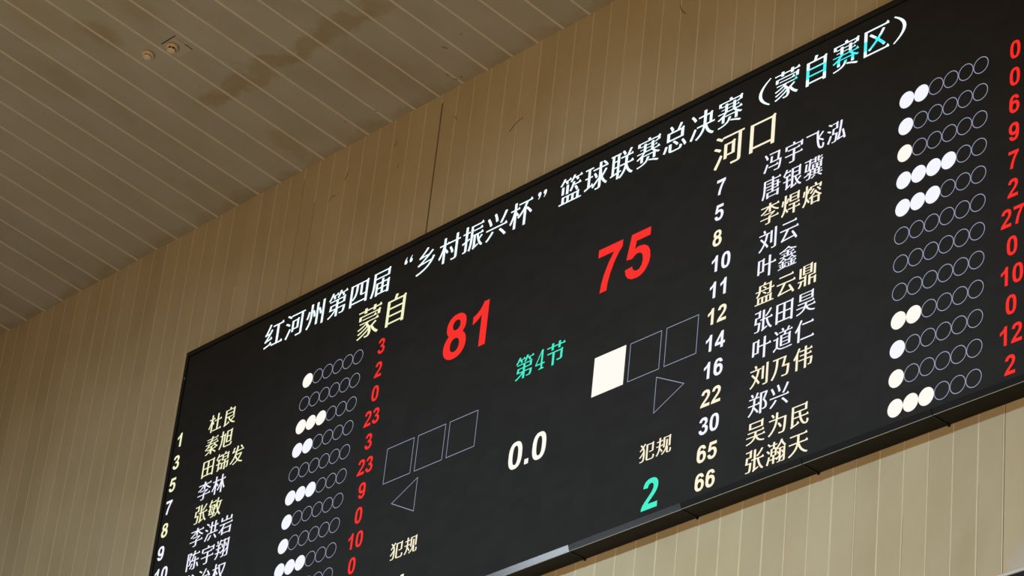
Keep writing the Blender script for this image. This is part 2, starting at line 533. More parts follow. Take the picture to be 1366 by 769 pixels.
# ---- lettering -----------------------------------------------------------
# outlines of the characters, thousandths of the em: x, y, x, y, ...
GLYPHS = {
    '红': [[37, -12, 77, -12, 387, 58, 392, 57, 393, -4, 971, -4, 972, 47, 960, 51, 925, 106, 859, 48, 738, 49, 738, 683, 951, 684, 952, 733, 940, 735, 902, 795, 831, 734, 406, 733, 407, 684, 624, 683, 623, 48, 417, 48, 410, 109, 398, 111, 357, 172, 278, 103, 325, 100, 27, 42], [51, 196, 85, 196, 163, 218, 416, 259, 416, 299, 404, 301, 367, 358, 296, 293, 311, 290, 200, 277, 202, 305, 256, 363, 318, 439, 420, 583, 365, 618, 333, 618, 263, 510, 164, 503, 164, 529, 256, 667, 326, 799, 269, 826, 231, 828, 228, 825, 184, 725, 110, 593, 48, 507, 24, 491, 43, 436, 77, 436, 117, 448, 210, 459, 210, 435, 152, 361, 59, 264, 32, 249]],
    '河': [[595, -66, 769, -64, 839, -54, 873, -40, 890, -21, 900, 17, 900, 715, 979, 716, 980, 763, 295, 764, 294, 729, 291, 728, 139, 814, 107, 814, 76, 777, 171, 722, 247, 672, 283, 672, 315, 716, 796, 715, 794, 5, 787, -6, 771, -12, 577, -10], [107, -54, 141, -54, 144, -51, 240, 111, 314, 251, 269, 294, 237, 294, 234, 291, 140, 119, 56, -11], [355, 142, 453, 142, 455, 212, 702, 213, 702, 531, 720, 559, 715, 564, 663, 596, 597, 552, 354, 551], [455, 256, 454, 507, 599, 508, 600, 257], [201, 402, 233, 402, 260, 441, 262, 447, 259, 450, 187, 492, 89, 542, 57, 542, 54, 539, 30, 507, 31, 502, 115, 456]],
    '州': [[93, -64, 127, -64, 204, 21, 260, 117, 296, 219, 316, 319, 326, 439, 325, 810, 220, 809, 220, 455, 210, 313, 192, 223, 162, 137, 110, 45, 52, -19], [805, -56, 910, -55, 909, 814, 804, 813], [507, 0, 612, 1, 612, 547, 670, 435, 710, 321, 743, 320, 798, 349, 788, 385, 764, 441, 694, 571, 691, 574, 659, 574, 612, 553, 611, 788, 506, 787], [395, 312, 429, 312, 488, 339, 464, 433, 413, 564, 377, 564, 328, 545, 368, 431], [75, 314, 111, 314, 142, 373, 188, 515, 198, 557, 195, 566, 147, 580, 109, 580, 106, 575, 92, 507, 72, 441, 48, 381, 24, 337]],
    '第': [[103, -68, 139, -68, 225, -28, 315, 26, 399, 90, 439, 130, 440, -67, 545, -68, 547, 192, 803, 192, 804, 157, 790, 69, 772, 27, 763, 20, 745, 16, 631, 20, 640, -23, 799, -26, 835, -18, 861, -2, 882, 29, 894, 67, 906, 133, 916, 231, 547, 232, 546, 347, 883, 348, 884, 525, 902, 553, 847, 590, 781, 546, 115, 546, 115, 506, 439, 506, 440, 391, 152, 389, 138, 283, 121, 192, 379, 192, 380, 167, 309, 102, 231, 48, 141, 0, 73, -26], [235, 232, 234, 269, 247, 348, 440, 347, 439, 232], [547, 390, 547, 506, 780, 505, 779, 390], [93, 572, 125, 572, 182, 635, 233, 708, 256, 707, 286, 643, 305, 588, 341, 588, 394, 609, 386, 635, 362, 683, 363, 708, 515, 708, 516, 681, 494, 647, 462, 611, 513, 580, 545, 580, 554, 589, 594, 641, 633, 708, 669, 708, 718, 641, 746, 587, 781, 586, 832, 609, 818, 637, 784, 683, 785, 708, 961, 708, 962, 741, 950, 745, 911, 804, 841, 742, 661, 742, 660, 767, 678, 817, 621, 832, 583, 832, 560, 767, 523, 694, 522, 741, 510, 745, 471, 804, 401, 742, 267, 742, 266, 769, 288, 817, 235, 832, 197, 832, 162, 755, 128, 697, 82, 637, 46, 601]],
    '四': [[73, -36, 179, -36, 181, 40, 815, 40, 817, -28, 923, -28, 924, 717, 942, 749, 887, 784, 821, 740, 73, 740], [181, 90, 180, 223, 188, 217, 207, 188, 239, 188, 311, 234, 366, 295, 404, 373, 426, 465, 438, 589, 440, 693, 547, 694, 548, 379, 556, 315, 575, 286, 603, 272, 637, 268, 815, 270, 816, 91], [181, 236, 180, 693, 335, 694, 332, 547, 322, 457, 304, 381, 272, 315, 223, 262], [677, 308, 663, 312, 656, 319, 652, 333, 652, 693, 815, 694, 816, 315, 741, 308]],
    '届': [[265, -68, 365, -68, 367, -32, 803, -32, 805, -68, 909, -68, 910, 367, 928, 395, 879, 430, 871, 432, 809, 390, 635, 390, 634, 501, 531, 502, 529, 390, 265, 390], [81, -66, 116, -65, 160, 21, 192, 117, 214, 221, 226, 319, 232, 413, 232, 535, 897, 536, 898, 755, 917, 786, 863, 822, 795, 778, 126, 777, 126, 411, 120, 303, 110, 217, 90, 121, 60, 31, 26, -33], [367, 12, 367, 164, 530, 163, 529, 12], [635, 12, 635, 164, 804, 163, 803, 12], [367, 202, 367, 346, 530, 345, 529, 202], [635, 202, 635, 346, 804, 345, 803, 202], [233, 580, 233, 732, 792, 731, 791, 580]],
    '乡': [[97, -66, 129, -66, 307, -26, 467, 28, 607, 98, 738, 199, 830, 303, 895, 422, 829, 444, 795, 444, 745, 348, 367, 320, 362, 321, 362, 345, 477, 408, 595, 482, 721, 572, 797, 632, 802, 637, 799, 642, 753, 676, 719, 676, 595, 576, 329, 558, 328, 583, 331, 586, 459, 684, 572, 791, 519, 824, 485, 824, 413, 748, 275, 626, 181, 560, 150, 549, 167, 494, 203, 494, 271, 508, 481, 526, 488, 525, 488, 501, 357, 414, 263, 360, 171, 314, 117, 298, 135, 244, 177, 244, 281, 264, 671, 298, 690, 297, 690, 273, 615, 198, 537, 142, 425, 84, 293, 38, 193, 12, 73, -8, 70, -13]],
    '村': [[215, -68, 318, -67, 318, 345, 346, 313, 393, 246, 427, 246, 464, 293, 400, 367, 318, 451, 319, 566, 766, 565, 766, 3, 757, -10, 747, -14, 603, -14, 602, -19, 619, -68, 757, -66, 827, -54, 845, -44, 864, -23, 872, 1, 874, 23, 874, 565, 982, 567, 981, 614, 874, 615, 873, 826, 766, 825, 765, 614, 459, 614, 431, 656, 391, 614, 319, 614, 318, 827, 215, 828, 214, 615, 36, 613, 37, 566, 202, 565, 202, 537, 168, 435, 122, 331, 72, 243, 20, 175, 53, 118, 87, 118, 134, 183, 172, 249, 214, 337], [615, 190, 647, 190, 703, 218, 706, 225, 662, 317, 584, 437, 547, 438, 500, 415, 564, 309, 594, 247]],
    '振': [[371, -70, 403, -70, 406, -67, 450, 41, 478, 171, 490, 279, 495, 400, 532, 399, 532, 37, 522, -7, 508, -29, 535, -68, 569, -68, 625, -34, 774, 33, 767, 72, 731, 72, 632, 33, 633, 400, 668, 399, 694, 293, 718, 219, 750, 145, 792, 71, 840, 9, 897, -42, 931, -42, 968, 1, 939, 22, 890, 73, 856, 121, 824, 181, 824, 207, 885, 254, 944, 307, 907, 340, 875, 340, 793, 260, 774, 309, 758, 371, 759, 400, 963, 400, 964, 441, 955, 442, 950, 447, 913, 504, 841, 442, 494, 443, 495, 734, 949, 734, 950, 779, 938, 781, 899, 842, 829, 780, 390, 779, 390, 335, 386, 253, 378, 175, 364, 95, 342, 19, 318, -33], [83, -64, 181, -62, 227, -50, 242, -39, 252, -23, 258, 7, 258, 303, 366, 339, 361, 382, 323, 382, 258, 363, 258, 579, 357, 580, 358, 625, 258, 627, 257, 828, 152, 827, 151, 626, 38, 625, 39, 580, 152, 579, 152, 331, 26, 297, 39, 246, 71, 246, 152, 271, 152, -9, 149, -16, 137, -20, 71, -20], [511, 572, 921, 572, 922, 613, 910, 617, 871, 676, 801, 614, 511, 614]],
    '兴': [[91, -62, 123, -62, 199, -4, 296, 89, 344, 141, 386, 197, 321, 222, 289, 222, 240, 155, 171, 82, 103, 22, 44, -21], [859, -62, 895, -62, 948, -29, 938, -17, 819, 104, 695, 218, 659, 218, 613, 194, 610, 191, 762, 45], [37, 298, 961, 298, 962, 345, 950, 349, 911, 408, 841, 346, 37, 346], [691, 402, 725, 402, 758, 449, 848, 593, 910, 705, 939, 766, 867, 786, 832, 785, 794, 699, 740, 595, 678, 489, 634, 423], [193, 442, 229, 442, 290, 471, 276, 507, 230, 599, 146, 733, 141, 738, 109, 738, 54, 715, 126, 595, 168, 509], [453, 510, 489, 510, 554, 535, 514, 659, 444, 809, 441, 812, 405, 812, 350, 791, 380, 731, 408, 661, 436, 577]],
    '杯': [[191, -68, 296, -67, 296, 403, 345, 340, 376, 339, 376, 315, 349, 298, 350, 293, 387, 250, 421, 250, 481, 292, 535, 338, 615, 422, 616, -67, 722, -67, 722, 471, 814, 383, 907, 270, 939, 270, 980, 309, 952, 349, 900, 405, 773, 522, 739, 522, 722, 507, 722, 571, 754, 627, 787, 698, 974, 699, 974, 743, 962, 745, 923, 806, 853, 744, 379, 744, 379, 698, 672, 697, 672, 673, 650, 629, 628, 587, 574, 505, 528, 447, 461, 380, 385, 320, 384, 347, 412, 383, 296, 505, 296, 565, 429, 566, 430, 613, 421, 614, 416, 619, 395, 652, 359, 614, 297, 614, 296, 827, 190, 827, 190, 615, 36, 613, 37, 566, 179, 566, 180, 537, 148, 429, 114, 341, 62, 237, 20, 173, 51, 120, 83, 120, 122, 177, 190, 319]],
    '篮': [[31, -42, 969, -42, 970, 1, 864, 3, 864, 191, 882, 223, 827, 258, 761, 214, 141, 214, 140, 3, 31, 2], [243, 2, 242, 175, 349, 176, 350, 3], [447, 2, 446, 175, 553, 176, 554, 3], [651, 2, 650, 175, 759, 176, 760, 3], [741, 262, 773, 262, 824, 291, 790, 353, 728, 433, 725, 436, 689, 436, 651, 416, 648, 411, 698, 345], [301, 272, 406, 273, 405, 580, 300, 579], [115, 296, 216, 297, 215, 558, 114, 557], [495, 308, 527, 308, 532, 313, 578, 379, 625, 472, 923, 472, 924, 511, 915, 512, 910, 517, 873, 574, 801, 512, 651, 512, 650, 539, 666, 589, 609, 602, 569, 602, 544, 519, 516, 451, 482, 389, 448, 343], [73, 608, 107, 608, 160, 661, 201, 714, 247, 714, 276, 667, 298, 621, 301, 618, 337, 618, 386, 635, 358, 687, 359, 714, 495, 714, 496, 745, 486, 747, 447, 808, 375, 746, 239, 746, 238, 771, 262, 817, 211, 832, 173, 832, 144, 775, 106, 719, 66, 673, 28, 639], [739, 614, 775, 614, 826, 635, 818, 651, 788, 689, 789, 714, 958, 715, 958, 745, 948, 747, 909, 808, 837, 746, 653, 746, 652, 771, 674, 817, 623, 832, 583, 832, 554, 769, 520, 715, 484, 671, 452, 641, 501, 616, 533, 616, 576, 659, 619, 714, 669, 714, 710, 663]],
    '球': [[487, -68, 615, -66, 669, -54, 687, -44, 700, -29, 710, 1, 711, 236, 718, 219, 770, 139, 841, 62, 911, 4, 943, 4, 976, 47, 925, 88, 864, 151, 822, 207, 786, 273, 786, 301, 870, 397, 946, 499, 897, 526, 863, 526, 800, 431, 751, 370, 730, 443, 710, 549, 711, 608, 973, 608, 974, 653, 962, 655, 923, 716, 853, 654, 711, 654, 709, 826, 606, 825, 605, 654, 361, 654, 361, 608, 606, 607, 606, 323, 387, 130, 378, 183, 364, 187, 343, 222, 302, 177, 315, 174, 259, 156, 252, 157, 252, 423, 352, 425, 351, 470, 252, 471, 252, 713, 367, 714, 368, 759, 31, 760, 31, 714, 150, 713, 150, 471, 38, 469, 39, 424, 150, 423, 150, 125, 25, 88, 34, 37, 67, 36, 357, 130, 358, 105, 334, 81, 369, 34, 403, 34, 605, 230, 606, -7, 595, -20, 471, -20], [483, 330, 515, 330, 565, 354, 566, 359, 530, 429, 468, 519, 431, 520, 388, 499, 440, 421], [845, 692, 879, 692, 910, 725, 867, 768, 805, 816, 769, 816, 742, 789, 789, 752]],
    '联': [[433, -76, 465, -76, 552, -7, 616, 65, 662, 137, 679, 176, 706, 121, 754, 53, 827, -20, 897, -66, 933, -66, 968, -21, 919, 6, 877, 40, 822, 99, 782, 159, 748, 227, 724, 295, 725, 322, 972, 323, 972, 367, 963, 368, 958, 373, 921, 430, 851, 368, 726, 369, 727, 574, 934, 575, 934, 619, 925, 620, 920, 625, 899, 660, 863, 620, 798, 621, 798, 647, 850, 723, 886, 783, 889, 794, 829, 812, 795, 812, 744, 711, 687, 620, 436, 619, 437, 574, 620, 573, 620, 371, 617, 368, 412, 367, 413, 322, 609, 322, 610, 291, 600, 243, 580, 183, 548, 121, 506, 63, 447, 4, 395, -34, 394, 131, 476, 147, 473, 186, 429, 186, 394, 181, 394, 739, 437, 740, 438, 783, 30, 783, 31, 740, 84, 739, 84, 133, 26, 123, 36, 77, 79, 76, 295, 114, 296, -67, 393, -68, 395, -38], [185, 146, 184, 327, 295, 328, 296, 165], [185, 368, 184, 535, 295, 536, 296, 369], [185, 574, 184, 739, 295, 740, 296, 575], [569, 650, 601, 650, 654, 679, 618, 741, 568, 805, 561, 812, 529, 812, 482, 787, 528, 725]],
    '赛': [[77, -66, 109, -66, 251, -46, 359, -18, 439, 20, 500, 75, 538, 141, 554, 201, 455, 202, 436, 135, 404, 81, 357, 42, 275, 6, 173, -16, 63, -28], [875, -64, 913, -64, 938, -29, 793, 26, 577, 88, 543, 88, 520, 61, 711, 2], [201, 74, 302, 75, 303, 250, 695, 250, 696, 81, 799, 80, 801, 248, 835, 230, 901, 204, 935, 204, 964, 243, 921, 256, 869, 278, 795, 318, 744, 357, 744, 381, 959, 382, 960, 413, 948, 415, 909, 476, 839, 414, 705, 414, 705, 502, 841, 502, 842, 521, 832, 523, 807, 562, 769, 522, 705, 522, 704, 605, 853, 606, 855, 626, 947, 626, 948, 735, 966, 767, 911, 802, 845, 758, 577, 758, 537, 834, 497, 834, 442, 817, 458, 785, 457, 758, 55, 758, 55, 626, 143, 626, 145, 606, 298, 605, 297, 522, 160, 521, 161, 502, 297, 502, 297, 414, 42, 413, 43, 382, 264, 381, 264, 357, 209, 316, 137, 276, 85, 252, 36, 235, 65, 198, 97, 198, 161, 224, 199, 244], [301, 284, 300, 309, 383, 382, 629, 382, 669, 340, 706, 309, 705, 284], [403, 414, 403, 502, 600, 501, 599, 414], [403, 522, 403, 606, 600, 605, 599, 522], [157, 630, 157, 722, 846, 721, 845, 630, 817, 672, 777, 630, 705, 630, 703, 676, 601, 676, 599, 630, 403, 630, 401, 676, 299, 676, 297, 630]],
    '总': [[415, -58, 671, -58, 731, -50, 763, -32, 778, -11, 794, 37, 796, 63, 763, 72, 733, 88, 697, 88, 692, 35, 684, 9, 663, -10, 633, -14, 451, -14, 393, -8, 378, 5, 376, 17, 376, 227, 267, 228, 266, 21, 276, -15, 295, -36, 321, -48, 363, -56], [95, -12, 127, -12, 158, 35, 188, 101, 208, 159, 217, 202, 163, 212, 120, 211, 108, 163, 84, 97, 58, 43, 40, 17], [881, 2, 913, 2, 966, 35, 922, 117, 874, 185, 836, 231, 833, 234, 797, 234, 756, 209, 826, 111, 856, 59], [575, 116, 607, 116, 650, 153, 577, 226, 483, 298, 447, 298, 412, 269, 495, 202], [171, 330, 835, 330, 836, 605, 854, 633, 799, 670, 733, 626, 674, 627, 674, 653, 722, 725, 764, 801, 703, 826, 669, 826, 620, 727, 559, 626, 389, 626, 388, 651, 431, 672, 434, 677, 402, 737, 358, 797, 337, 824, 303, 824, 257, 802, 254, 799, 300, 735, 342, 651, 342, 627, 170, 625], [283, 380, 283, 578, 720, 577, 719, 380]],
    '决': [[287, -70, 319, -70, 331, -64, 409, -18, 475, 34, 536, 99, 566, 143, 598, 203, 615, 244, 626, 213, 666, 135, 710, 73, 773, 10, 831, -32, 899, -66, 933, -66, 968, -19, 913, 6, 859, 42, 800, 97, 752, 163, 720, 223, 694, 291, 695, 318, 978, 319, 977, 366, 876, 367, 876, 647, 894, 677, 841, 714, 773, 670, 653, 670, 651, 826, 542, 825, 541, 670, 342, 669, 343, 622, 542, 621, 538, 367, 290, 365, 291, 318, 523, 318, 524, 289, 508, 235, 482, 177, 444, 121, 385, 60, 317, 10, 250, -25], [87, -22, 120, -21, 204, 137, 276, 291, 229, 330, 197, 330, 194, 327, 106, 147, 32, 17], [647, 366, 652, 477, 652, 621, 771, 622, 772, 367], [189, 570, 221, 570, 271, 604, 272, 609, 214, 689, 134, 779, 125, 788, 93, 788, 53, 764, 50, 757, 126, 667]],
    '蒙': [[443, -70, 503, -68, 541, -56, 567, -40, 600, 1, 614, 45, 614, 95, 598, 153, 599, 180, 650, 111, 709, 48, 779, -10, 851, -54, 883, -54, 922, -7, 865, 22, 797, 70, 728, 137, 684, 193, 684, 217, 687, 220, 812, 287, 779, 326, 747, 326, 649, 266, 561, 222, 524, 271, 464, 325, 464, 351, 503, 376, 883, 376, 884, 407, 874, 409, 835, 470, 763, 408, 122, 407, 123, 376, 365, 376, 366, 351, 301, 320, 223, 290, 129, 260, 67, 246, 62, 243, 87, 212, 125, 212, 253, 254, 381, 310, 416, 281, 416, 255, 345, 214, 249, 170, 159, 136, 83, 114, 82, 109, 105, 80, 139, 80, 223, 110, 379, 180, 461, 226, 482, 197, 482, 169, 395, 110, 287, 54, 169, 6, 71, -22, 90, -55, 93, -58, 129, -58, 233, -22, 365, 38, 447, 82, 507, 122, 512, 107, 512, 41, 502, 11, 490, -5, 481, -14, 457, -26, 364, -25, 375, -68], [217, 488, 789, 488, 790, 515, 778, 517, 739, 578, 669, 516, 217, 516], [77, 490, 176, 491, 177, 592, 821, 592, 822, 491, 923, 490, 924, 605, 942, 633, 887, 670, 821, 626, 77, 626], [271, 674, 373, 674, 375, 728, 621, 728, 623, 674, 727, 674, 729, 728, 959, 728, 960, 765, 951, 766, 946, 771, 913, 824, 845, 766, 729, 766, 727, 828, 623, 828, 621, 766, 375, 766, 373, 826, 271, 826, 269, 766, 38, 765, 39, 728, 269, 728]],
    '自': [[147, -70, 253, -70, 255, -14, 757, -14, 759, -64, 868, -63, 868, 667, 886, 695, 885, 700, 831, 734, 765, 690, 509, 690, 508, 717, 548, 819, 477, 830, 439, 830, 422, 759, 399, 690, 146, 689], [255, 34, 255, 206, 758, 205, 757, 34], [255, 252, 255, 422, 758, 421, 757, 252], [255, 470, 255, 642, 758, 641, 757, 470]],
    '区': [[81, -38, 968, -37, 968, 9, 956, 11, 917, 72, 847, 10, 186, 11, 186, 723, 941, 724, 942, 773, 930, 777, 891, 836, 821, 774, 80, 773], [269, 104, 303, 104, 363, 146, 447, 212, 557, 314, 670, 203, 757, 104, 789, 104, 829, 140, 836, 149, 822, 165, 766, 225, 626, 361, 626, 387, 730, 515, 804, 629, 751, 652, 715, 652, 636, 529, 553, 428, 331, 616, 295, 616, 263, 590, 258, 585, 269, 574, 363, 496, 488, 381, 488, 357, 419, 290, 309, 202, 226, 147]],
    '口': [[111, -44, 219, -44, 221, 42, 779, 42, 781, -40, 891, -40, 892, 701, 910, 729, 861, 764, 853, 766, 787, 722, 111, 722], [221, 94, 220, 671, 779, 672, 780, 95]],
    '杜': [[199, -68, 302, -67, 302, 379, 337, 310, 371, 310, 410, 355, 302, 523, 302, 585, 435, 586, 436, 635, 424, 637, 401, 674, 367, 636, 302, 637, 301, 828, 198, 827, 197, 636, 36, 635, 37, 586, 188, 585, 188, 561, 164, 481, 116, 357, 68, 263, 24, 201, 22, 193, 51, 142, 85, 142, 124, 197, 164, 271, 198, 347], [361, -24, 976, -23, 976, 25, 964, 27, 925, 88, 855, 26, 724, 27, 724, 463, 939, 464, 940, 511, 930, 513, 895, 568, 833, 512, 724, 513, 723, 818, 616, 817, 615, 512, 414, 511, 415, 464, 616, 463, 616, 27, 361, 26]],
    '良': [[155, -72, 187, -72, 263, -44, 518, 23, 514, 67, 505, 68, 500, 73, 461, 130, 382, 61, 433, 60, 433, 56, 270, 19, 271, 324, 393, 324, 446, 233, 502, 163, 593, 78, 675, 24, 775, -24, 883, -58, 921, -58, 924, -55, 950, -17, 949, -10, 897, 2, 823, 28, 747, 64, 694, 97, 694, 121, 697, 124, 817, 196, 893, 250, 898, 255, 893, 260, 853, 290, 821, 290, 721, 214, 623, 152, 560, 217, 506, 297, 507, 324, 844, 325, 844, 711, 862, 739, 859, 742, 807, 776, 741, 732, 575, 732, 536, 833, 533, 836, 495, 836, 436, 821, 458, 757, 457, 732, 160, 731, 160, 39, 156, 17, 146, -3, 124, -27], [271, 368, 271, 512, 736, 511, 735, 368], [271, 550, 271, 690, 736, 689, 735, 550]],
    '秦': [[445, -68, 552, -67, 553, 114, 677, 38, 805, -54, 837, -54, 872, -17, 767, 54, 624, 139, 625, 164, 835, 164, 836, 201, 826, 203, 788, 263, 777, 258, 715, 202, 553, 202, 552, 311, 683, 334, 681, 366, 745, 304, 823, 244, 897, 198, 933, 198, 970, 239, 917, 266, 849, 310, 799, 350, 740, 409, 741, 434, 963, 434, 964, 473, 952, 477, 918, 531, 913, 536, 843, 474, 426, 475, 426, 501, 467, 570, 867, 570, 868, 605, 856, 607, 817, 668, 747, 606, 496, 607, 496, 631, 525, 700, 917, 700, 918, 735, 909, 736, 904, 741, 867, 798, 795, 736, 543, 736, 542, 761, 556, 819, 495, 828, 455, 828, 433, 736, 90, 735, 91, 700, 413, 700, 414, 675, 383, 606, 142, 605, 143, 570, 351, 570, 352, 545, 305, 474, 36, 473, 37, 434, 254, 433, 254, 409, 201, 356, 151, 314, 89, 270, 26, 235, 40, 221, 56, 195, 59, 192, 91, 192, 103, 198, 199, 258, 269, 316, 279, 288, 321, 288, 444, 299, 443, 202, 165, 202, 165, 164, 389, 164, 390, 139, 329, 92, 249, 44, 167, 6, 94, -19, 125, -60, 159, -60, 235, -30, 325, 16, 405, 68, 443, 100], [303, 322, 302, 347, 381, 434, 623, 434, 658, 393, 657, 368, 617, 368, 471, 340]],
    '旭': [[69, -70, 101, -70, 160, 17, 200, 105, 224, 187, 242, 287, 250, 381, 253, 574, 328, 573, 328, 95, 336, 31, 344, 9, 365, -16, 405, -34, 473, -42, 835, -42, 875, -38, 911, -26, 938, -3, 956, 31, 970, 97, 937, 108, 903, 126, 871, 126, 866, 79, 860, 49, 852, 31, 835, 14, 813, 6, 529, 4, 477, 8, 453, 16, 438, 37, 434, 61, 434, 599, 452, 627, 403, 662, 395, 664, 329, 620, 253, 620, 252, 825, 149, 826, 148, 621, 32, 619, 33, 574, 148, 573, 146, 363, 140, 289, 126, 203, 102, 119, 72, 53, 62, 33, 22, -23, 22, -27], [505, 162, 908, 163, 908, 731, 926, 759, 877, 794, 869, 796, 803, 752, 504, 751], [609, 210, 608, 433, 799, 434, 800, 211], [609, 482, 608, 703, 799, 704, 800, 483]],
    '田': [[81, -60, 185, -60, 187, 2, 813, 2, 815, -60, 921, -60, 922, 735, 940, 767, 885, 802, 819, 758, 81, 758], [187, 54, 186, 359, 439, 360, 440, 55], [549, 54, 548, 359, 813, 360, 814, 55], [187, 410, 186, 709, 439, 710, 440, 411], [549, 410, 548, 709, 813, 710, 814, 411]],
    '锦': [[631, -68, 734, -67, 735, 260, 840, 259, 840, 45, 831, 38, 755, 38, 764, 1, 767, -2, 871, -2, 915, 8, 932, 21, 940, 33, 944, 49, 944, 279, 962, 307, 961, 312, 907, 346, 841, 302, 734, 303, 735, 414, 922, 415, 922, 709, 942, 739, 887, 776, 819, 732, 697, 732, 696, 761, 718, 821, 661, 828, 608, 827, 589, 732, 446, 731, 446, 415, 629, 414, 630, 303, 428, 301, 429, -10, 530, -9, 530, 259, 630, 259], [173, -56, 205, -56, 265, -10, 410, 79, 399, 120, 365, 120, 286, 75, 286, 285, 418, 287, 418, 331, 406, 335, 385, 370, 349, 332, 286, 333, 286, 489, 397, 490, 398, 533, 105, 534, 104, 559, 136, 599, 175, 666, 425, 666, 426, 713, 414, 717, 381, 768, 319, 714, 211, 714, 210, 743, 234, 809, 179, 826, 145, 826, 118, 751, 92, 695, 60, 641, 24, 593, 55, 540, 86, 539, 87, 490, 186, 489, 186, 333, 40, 331, 41, 286, 186, 285, 186, 65, 180, 33, 164, 3, 144, -19], [549, 446, 549, 558, 818, 557, 817, 446], [549, 588, 549, 698, 818, 697, 817, 588]],
    '发': [[265, -70, 299, -70, 375, -46, 445, -18, 533, 26, 587, 62, 641, 28, 723, -14, 807, -46, 895, -70, 933, -70, 936, -67, 963, -24, 893, -8, 805, 22, 731, 56, 664, 97, 664, 121, 730, 187, 782, 257, 826, 337, 852, 405, 813, 424, 771, 424, 761, 420, 456, 421, 456, 445, 493, 552, 945, 552, 946, 599, 934, 603, 895, 662, 825, 600, 515, 600, 514, 633, 536, 731, 548, 817, 473, 832, 437, 832, 420, 713, 396, 601, 247, 600, 246, 627, 286, 711, 310, 785, 243, 800, 206, 799, 170, 685, 140, 621, 124, 597, 110, 587, 126, 539, 129, 536, 165, 536, 193, 548, 251, 552, 373, 552, 374, 523, 340, 431, 294, 335, 240, 251, 159, 158, 97, 102, 30, 55, 69, 12, 103, 12, 119, 22, 195, 76, 274, 149, 338, 225, 379, 290, 436, 207, 514, 123, 514, 97, 449, 56, 367, 16, 297, -10, 243, -24, 240, -29], [587, 158, 550, 193, 512, 237, 472, 295, 444, 347, 445, 372, 724, 371, 724, 345, 696, 289, 656, 231, 624, 193], [785, 654, 821, 656, 862, 685, 856, 695, 747, 814, 715, 814, 675, 790, 672, 785]],
    '李': [[307, -64, 443, -64, 503, -54, 525, -44, 540, -29, 548, -9, 551, 166, 961, 166, 962, 209, 953, 210, 948, 215, 911, 272, 839, 210, 551, 210, 551, 258, 605, 280, 685, 320, 780, 381, 747, 410, 711, 410, 701, 406, 213, 406, 213, 364, 606, 363, 605, 338, 527, 296, 443, 264, 441, 210, 38, 209, 39, 166, 442, 165, 440, -15, 427, -20, 289, -20], [69, 406, 103, 406, 217, 460, 315, 522, 391, 582, 441, 634, 442, 451, 549, 450, 551, 636, 599, 588, 685, 522, 727, 496, 785, 462, 887, 416, 897, 412, 929, 412, 961, 458, 887, 484, 789, 534, 733, 570, 701, 592, 636, 647, 636, 671, 959, 672, 960, 717, 948, 719, 909, 780, 839, 718, 551, 718, 549, 828, 442, 827, 441, 718, 41, 718, 41, 672, 356, 671, 356, 647, 269, 572, 205, 528, 117, 480, 41, 450, 38, 447]],
    '林': [[219, -66, 322, -65, 322, 409, 358, 365, 405, 296, 439, 296, 476, 345, 418, 417, 322, 521, 323, 564, 465, 564, 466, 611, 454, 615, 431, 652, 391, 612, 322, 613, 321, 828, 218, 827, 217, 612, 38, 611, 39, 564, 204, 563, 204, 537, 170, 435, 128, 341, 72, 241, 22, 173, 53, 120, 87, 120, 144, 199, 174, 251, 218, 343], [659, -66, 764, -65, 765, 344, 816, 229, 850, 167, 897, 100, 929, 100, 976, 149, 926, 213, 870, 313, 824, 419, 784, 539, 785, 564, 955, 564, 956, 611, 944, 615, 913, 662, 859, 612, 764, 613, 763, 828, 658, 827, 657, 612, 478, 611, 479, 564, 641, 564, 642, 539, 600, 421, 544, 307, 478, 205, 416, 135, 451, 82, 485, 82, 542, 147, 596, 229, 657, 348]],
    '张': [[459, -72, 493, -72, 551, -40, 732, 37, 729, 82, 693, 82, 578, 39, 579, 392, 644, 391, 668, 303, 702, 211, 746, 123, 788, 59, 838, 1, 903, -54, 935, -54, 974, -7, 937, 20, 904, 53, 880, 79, 838, 139, 798, 215, 770, 285, 746, 365, 747, 392, 973, 392, 974, 439, 962, 441, 923, 502, 853, 440, 579, 440, 577, 808, 472, 807, 472, 441, 360, 439, 361, 392, 472, 391, 472, 31, 468, 9, 460, -5, 436, -27], [101, -58, 267, -58, 295, -52, 328, -29, 348, 11, 360, 65, 368, 137, 380, 327, 182, 329, 182, 363, 199, 518, 376, 519, 376, 769, 394, 797, 341, 834, 273, 790, 76, 789, 77, 744, 272, 743, 272, 565, 100, 563, 90, 407, 74, 285, 272, 283, 266, 159, 256, 67, 246, 19, 234, -7, 217, -18, 205, -20, 91, -16], [639, 496, 677, 498, 743, 550, 826, 633, 884, 705, 922, 765, 867, 782, 829, 782, 782, 707, 730, 645, 651, 570, 598, 533]],
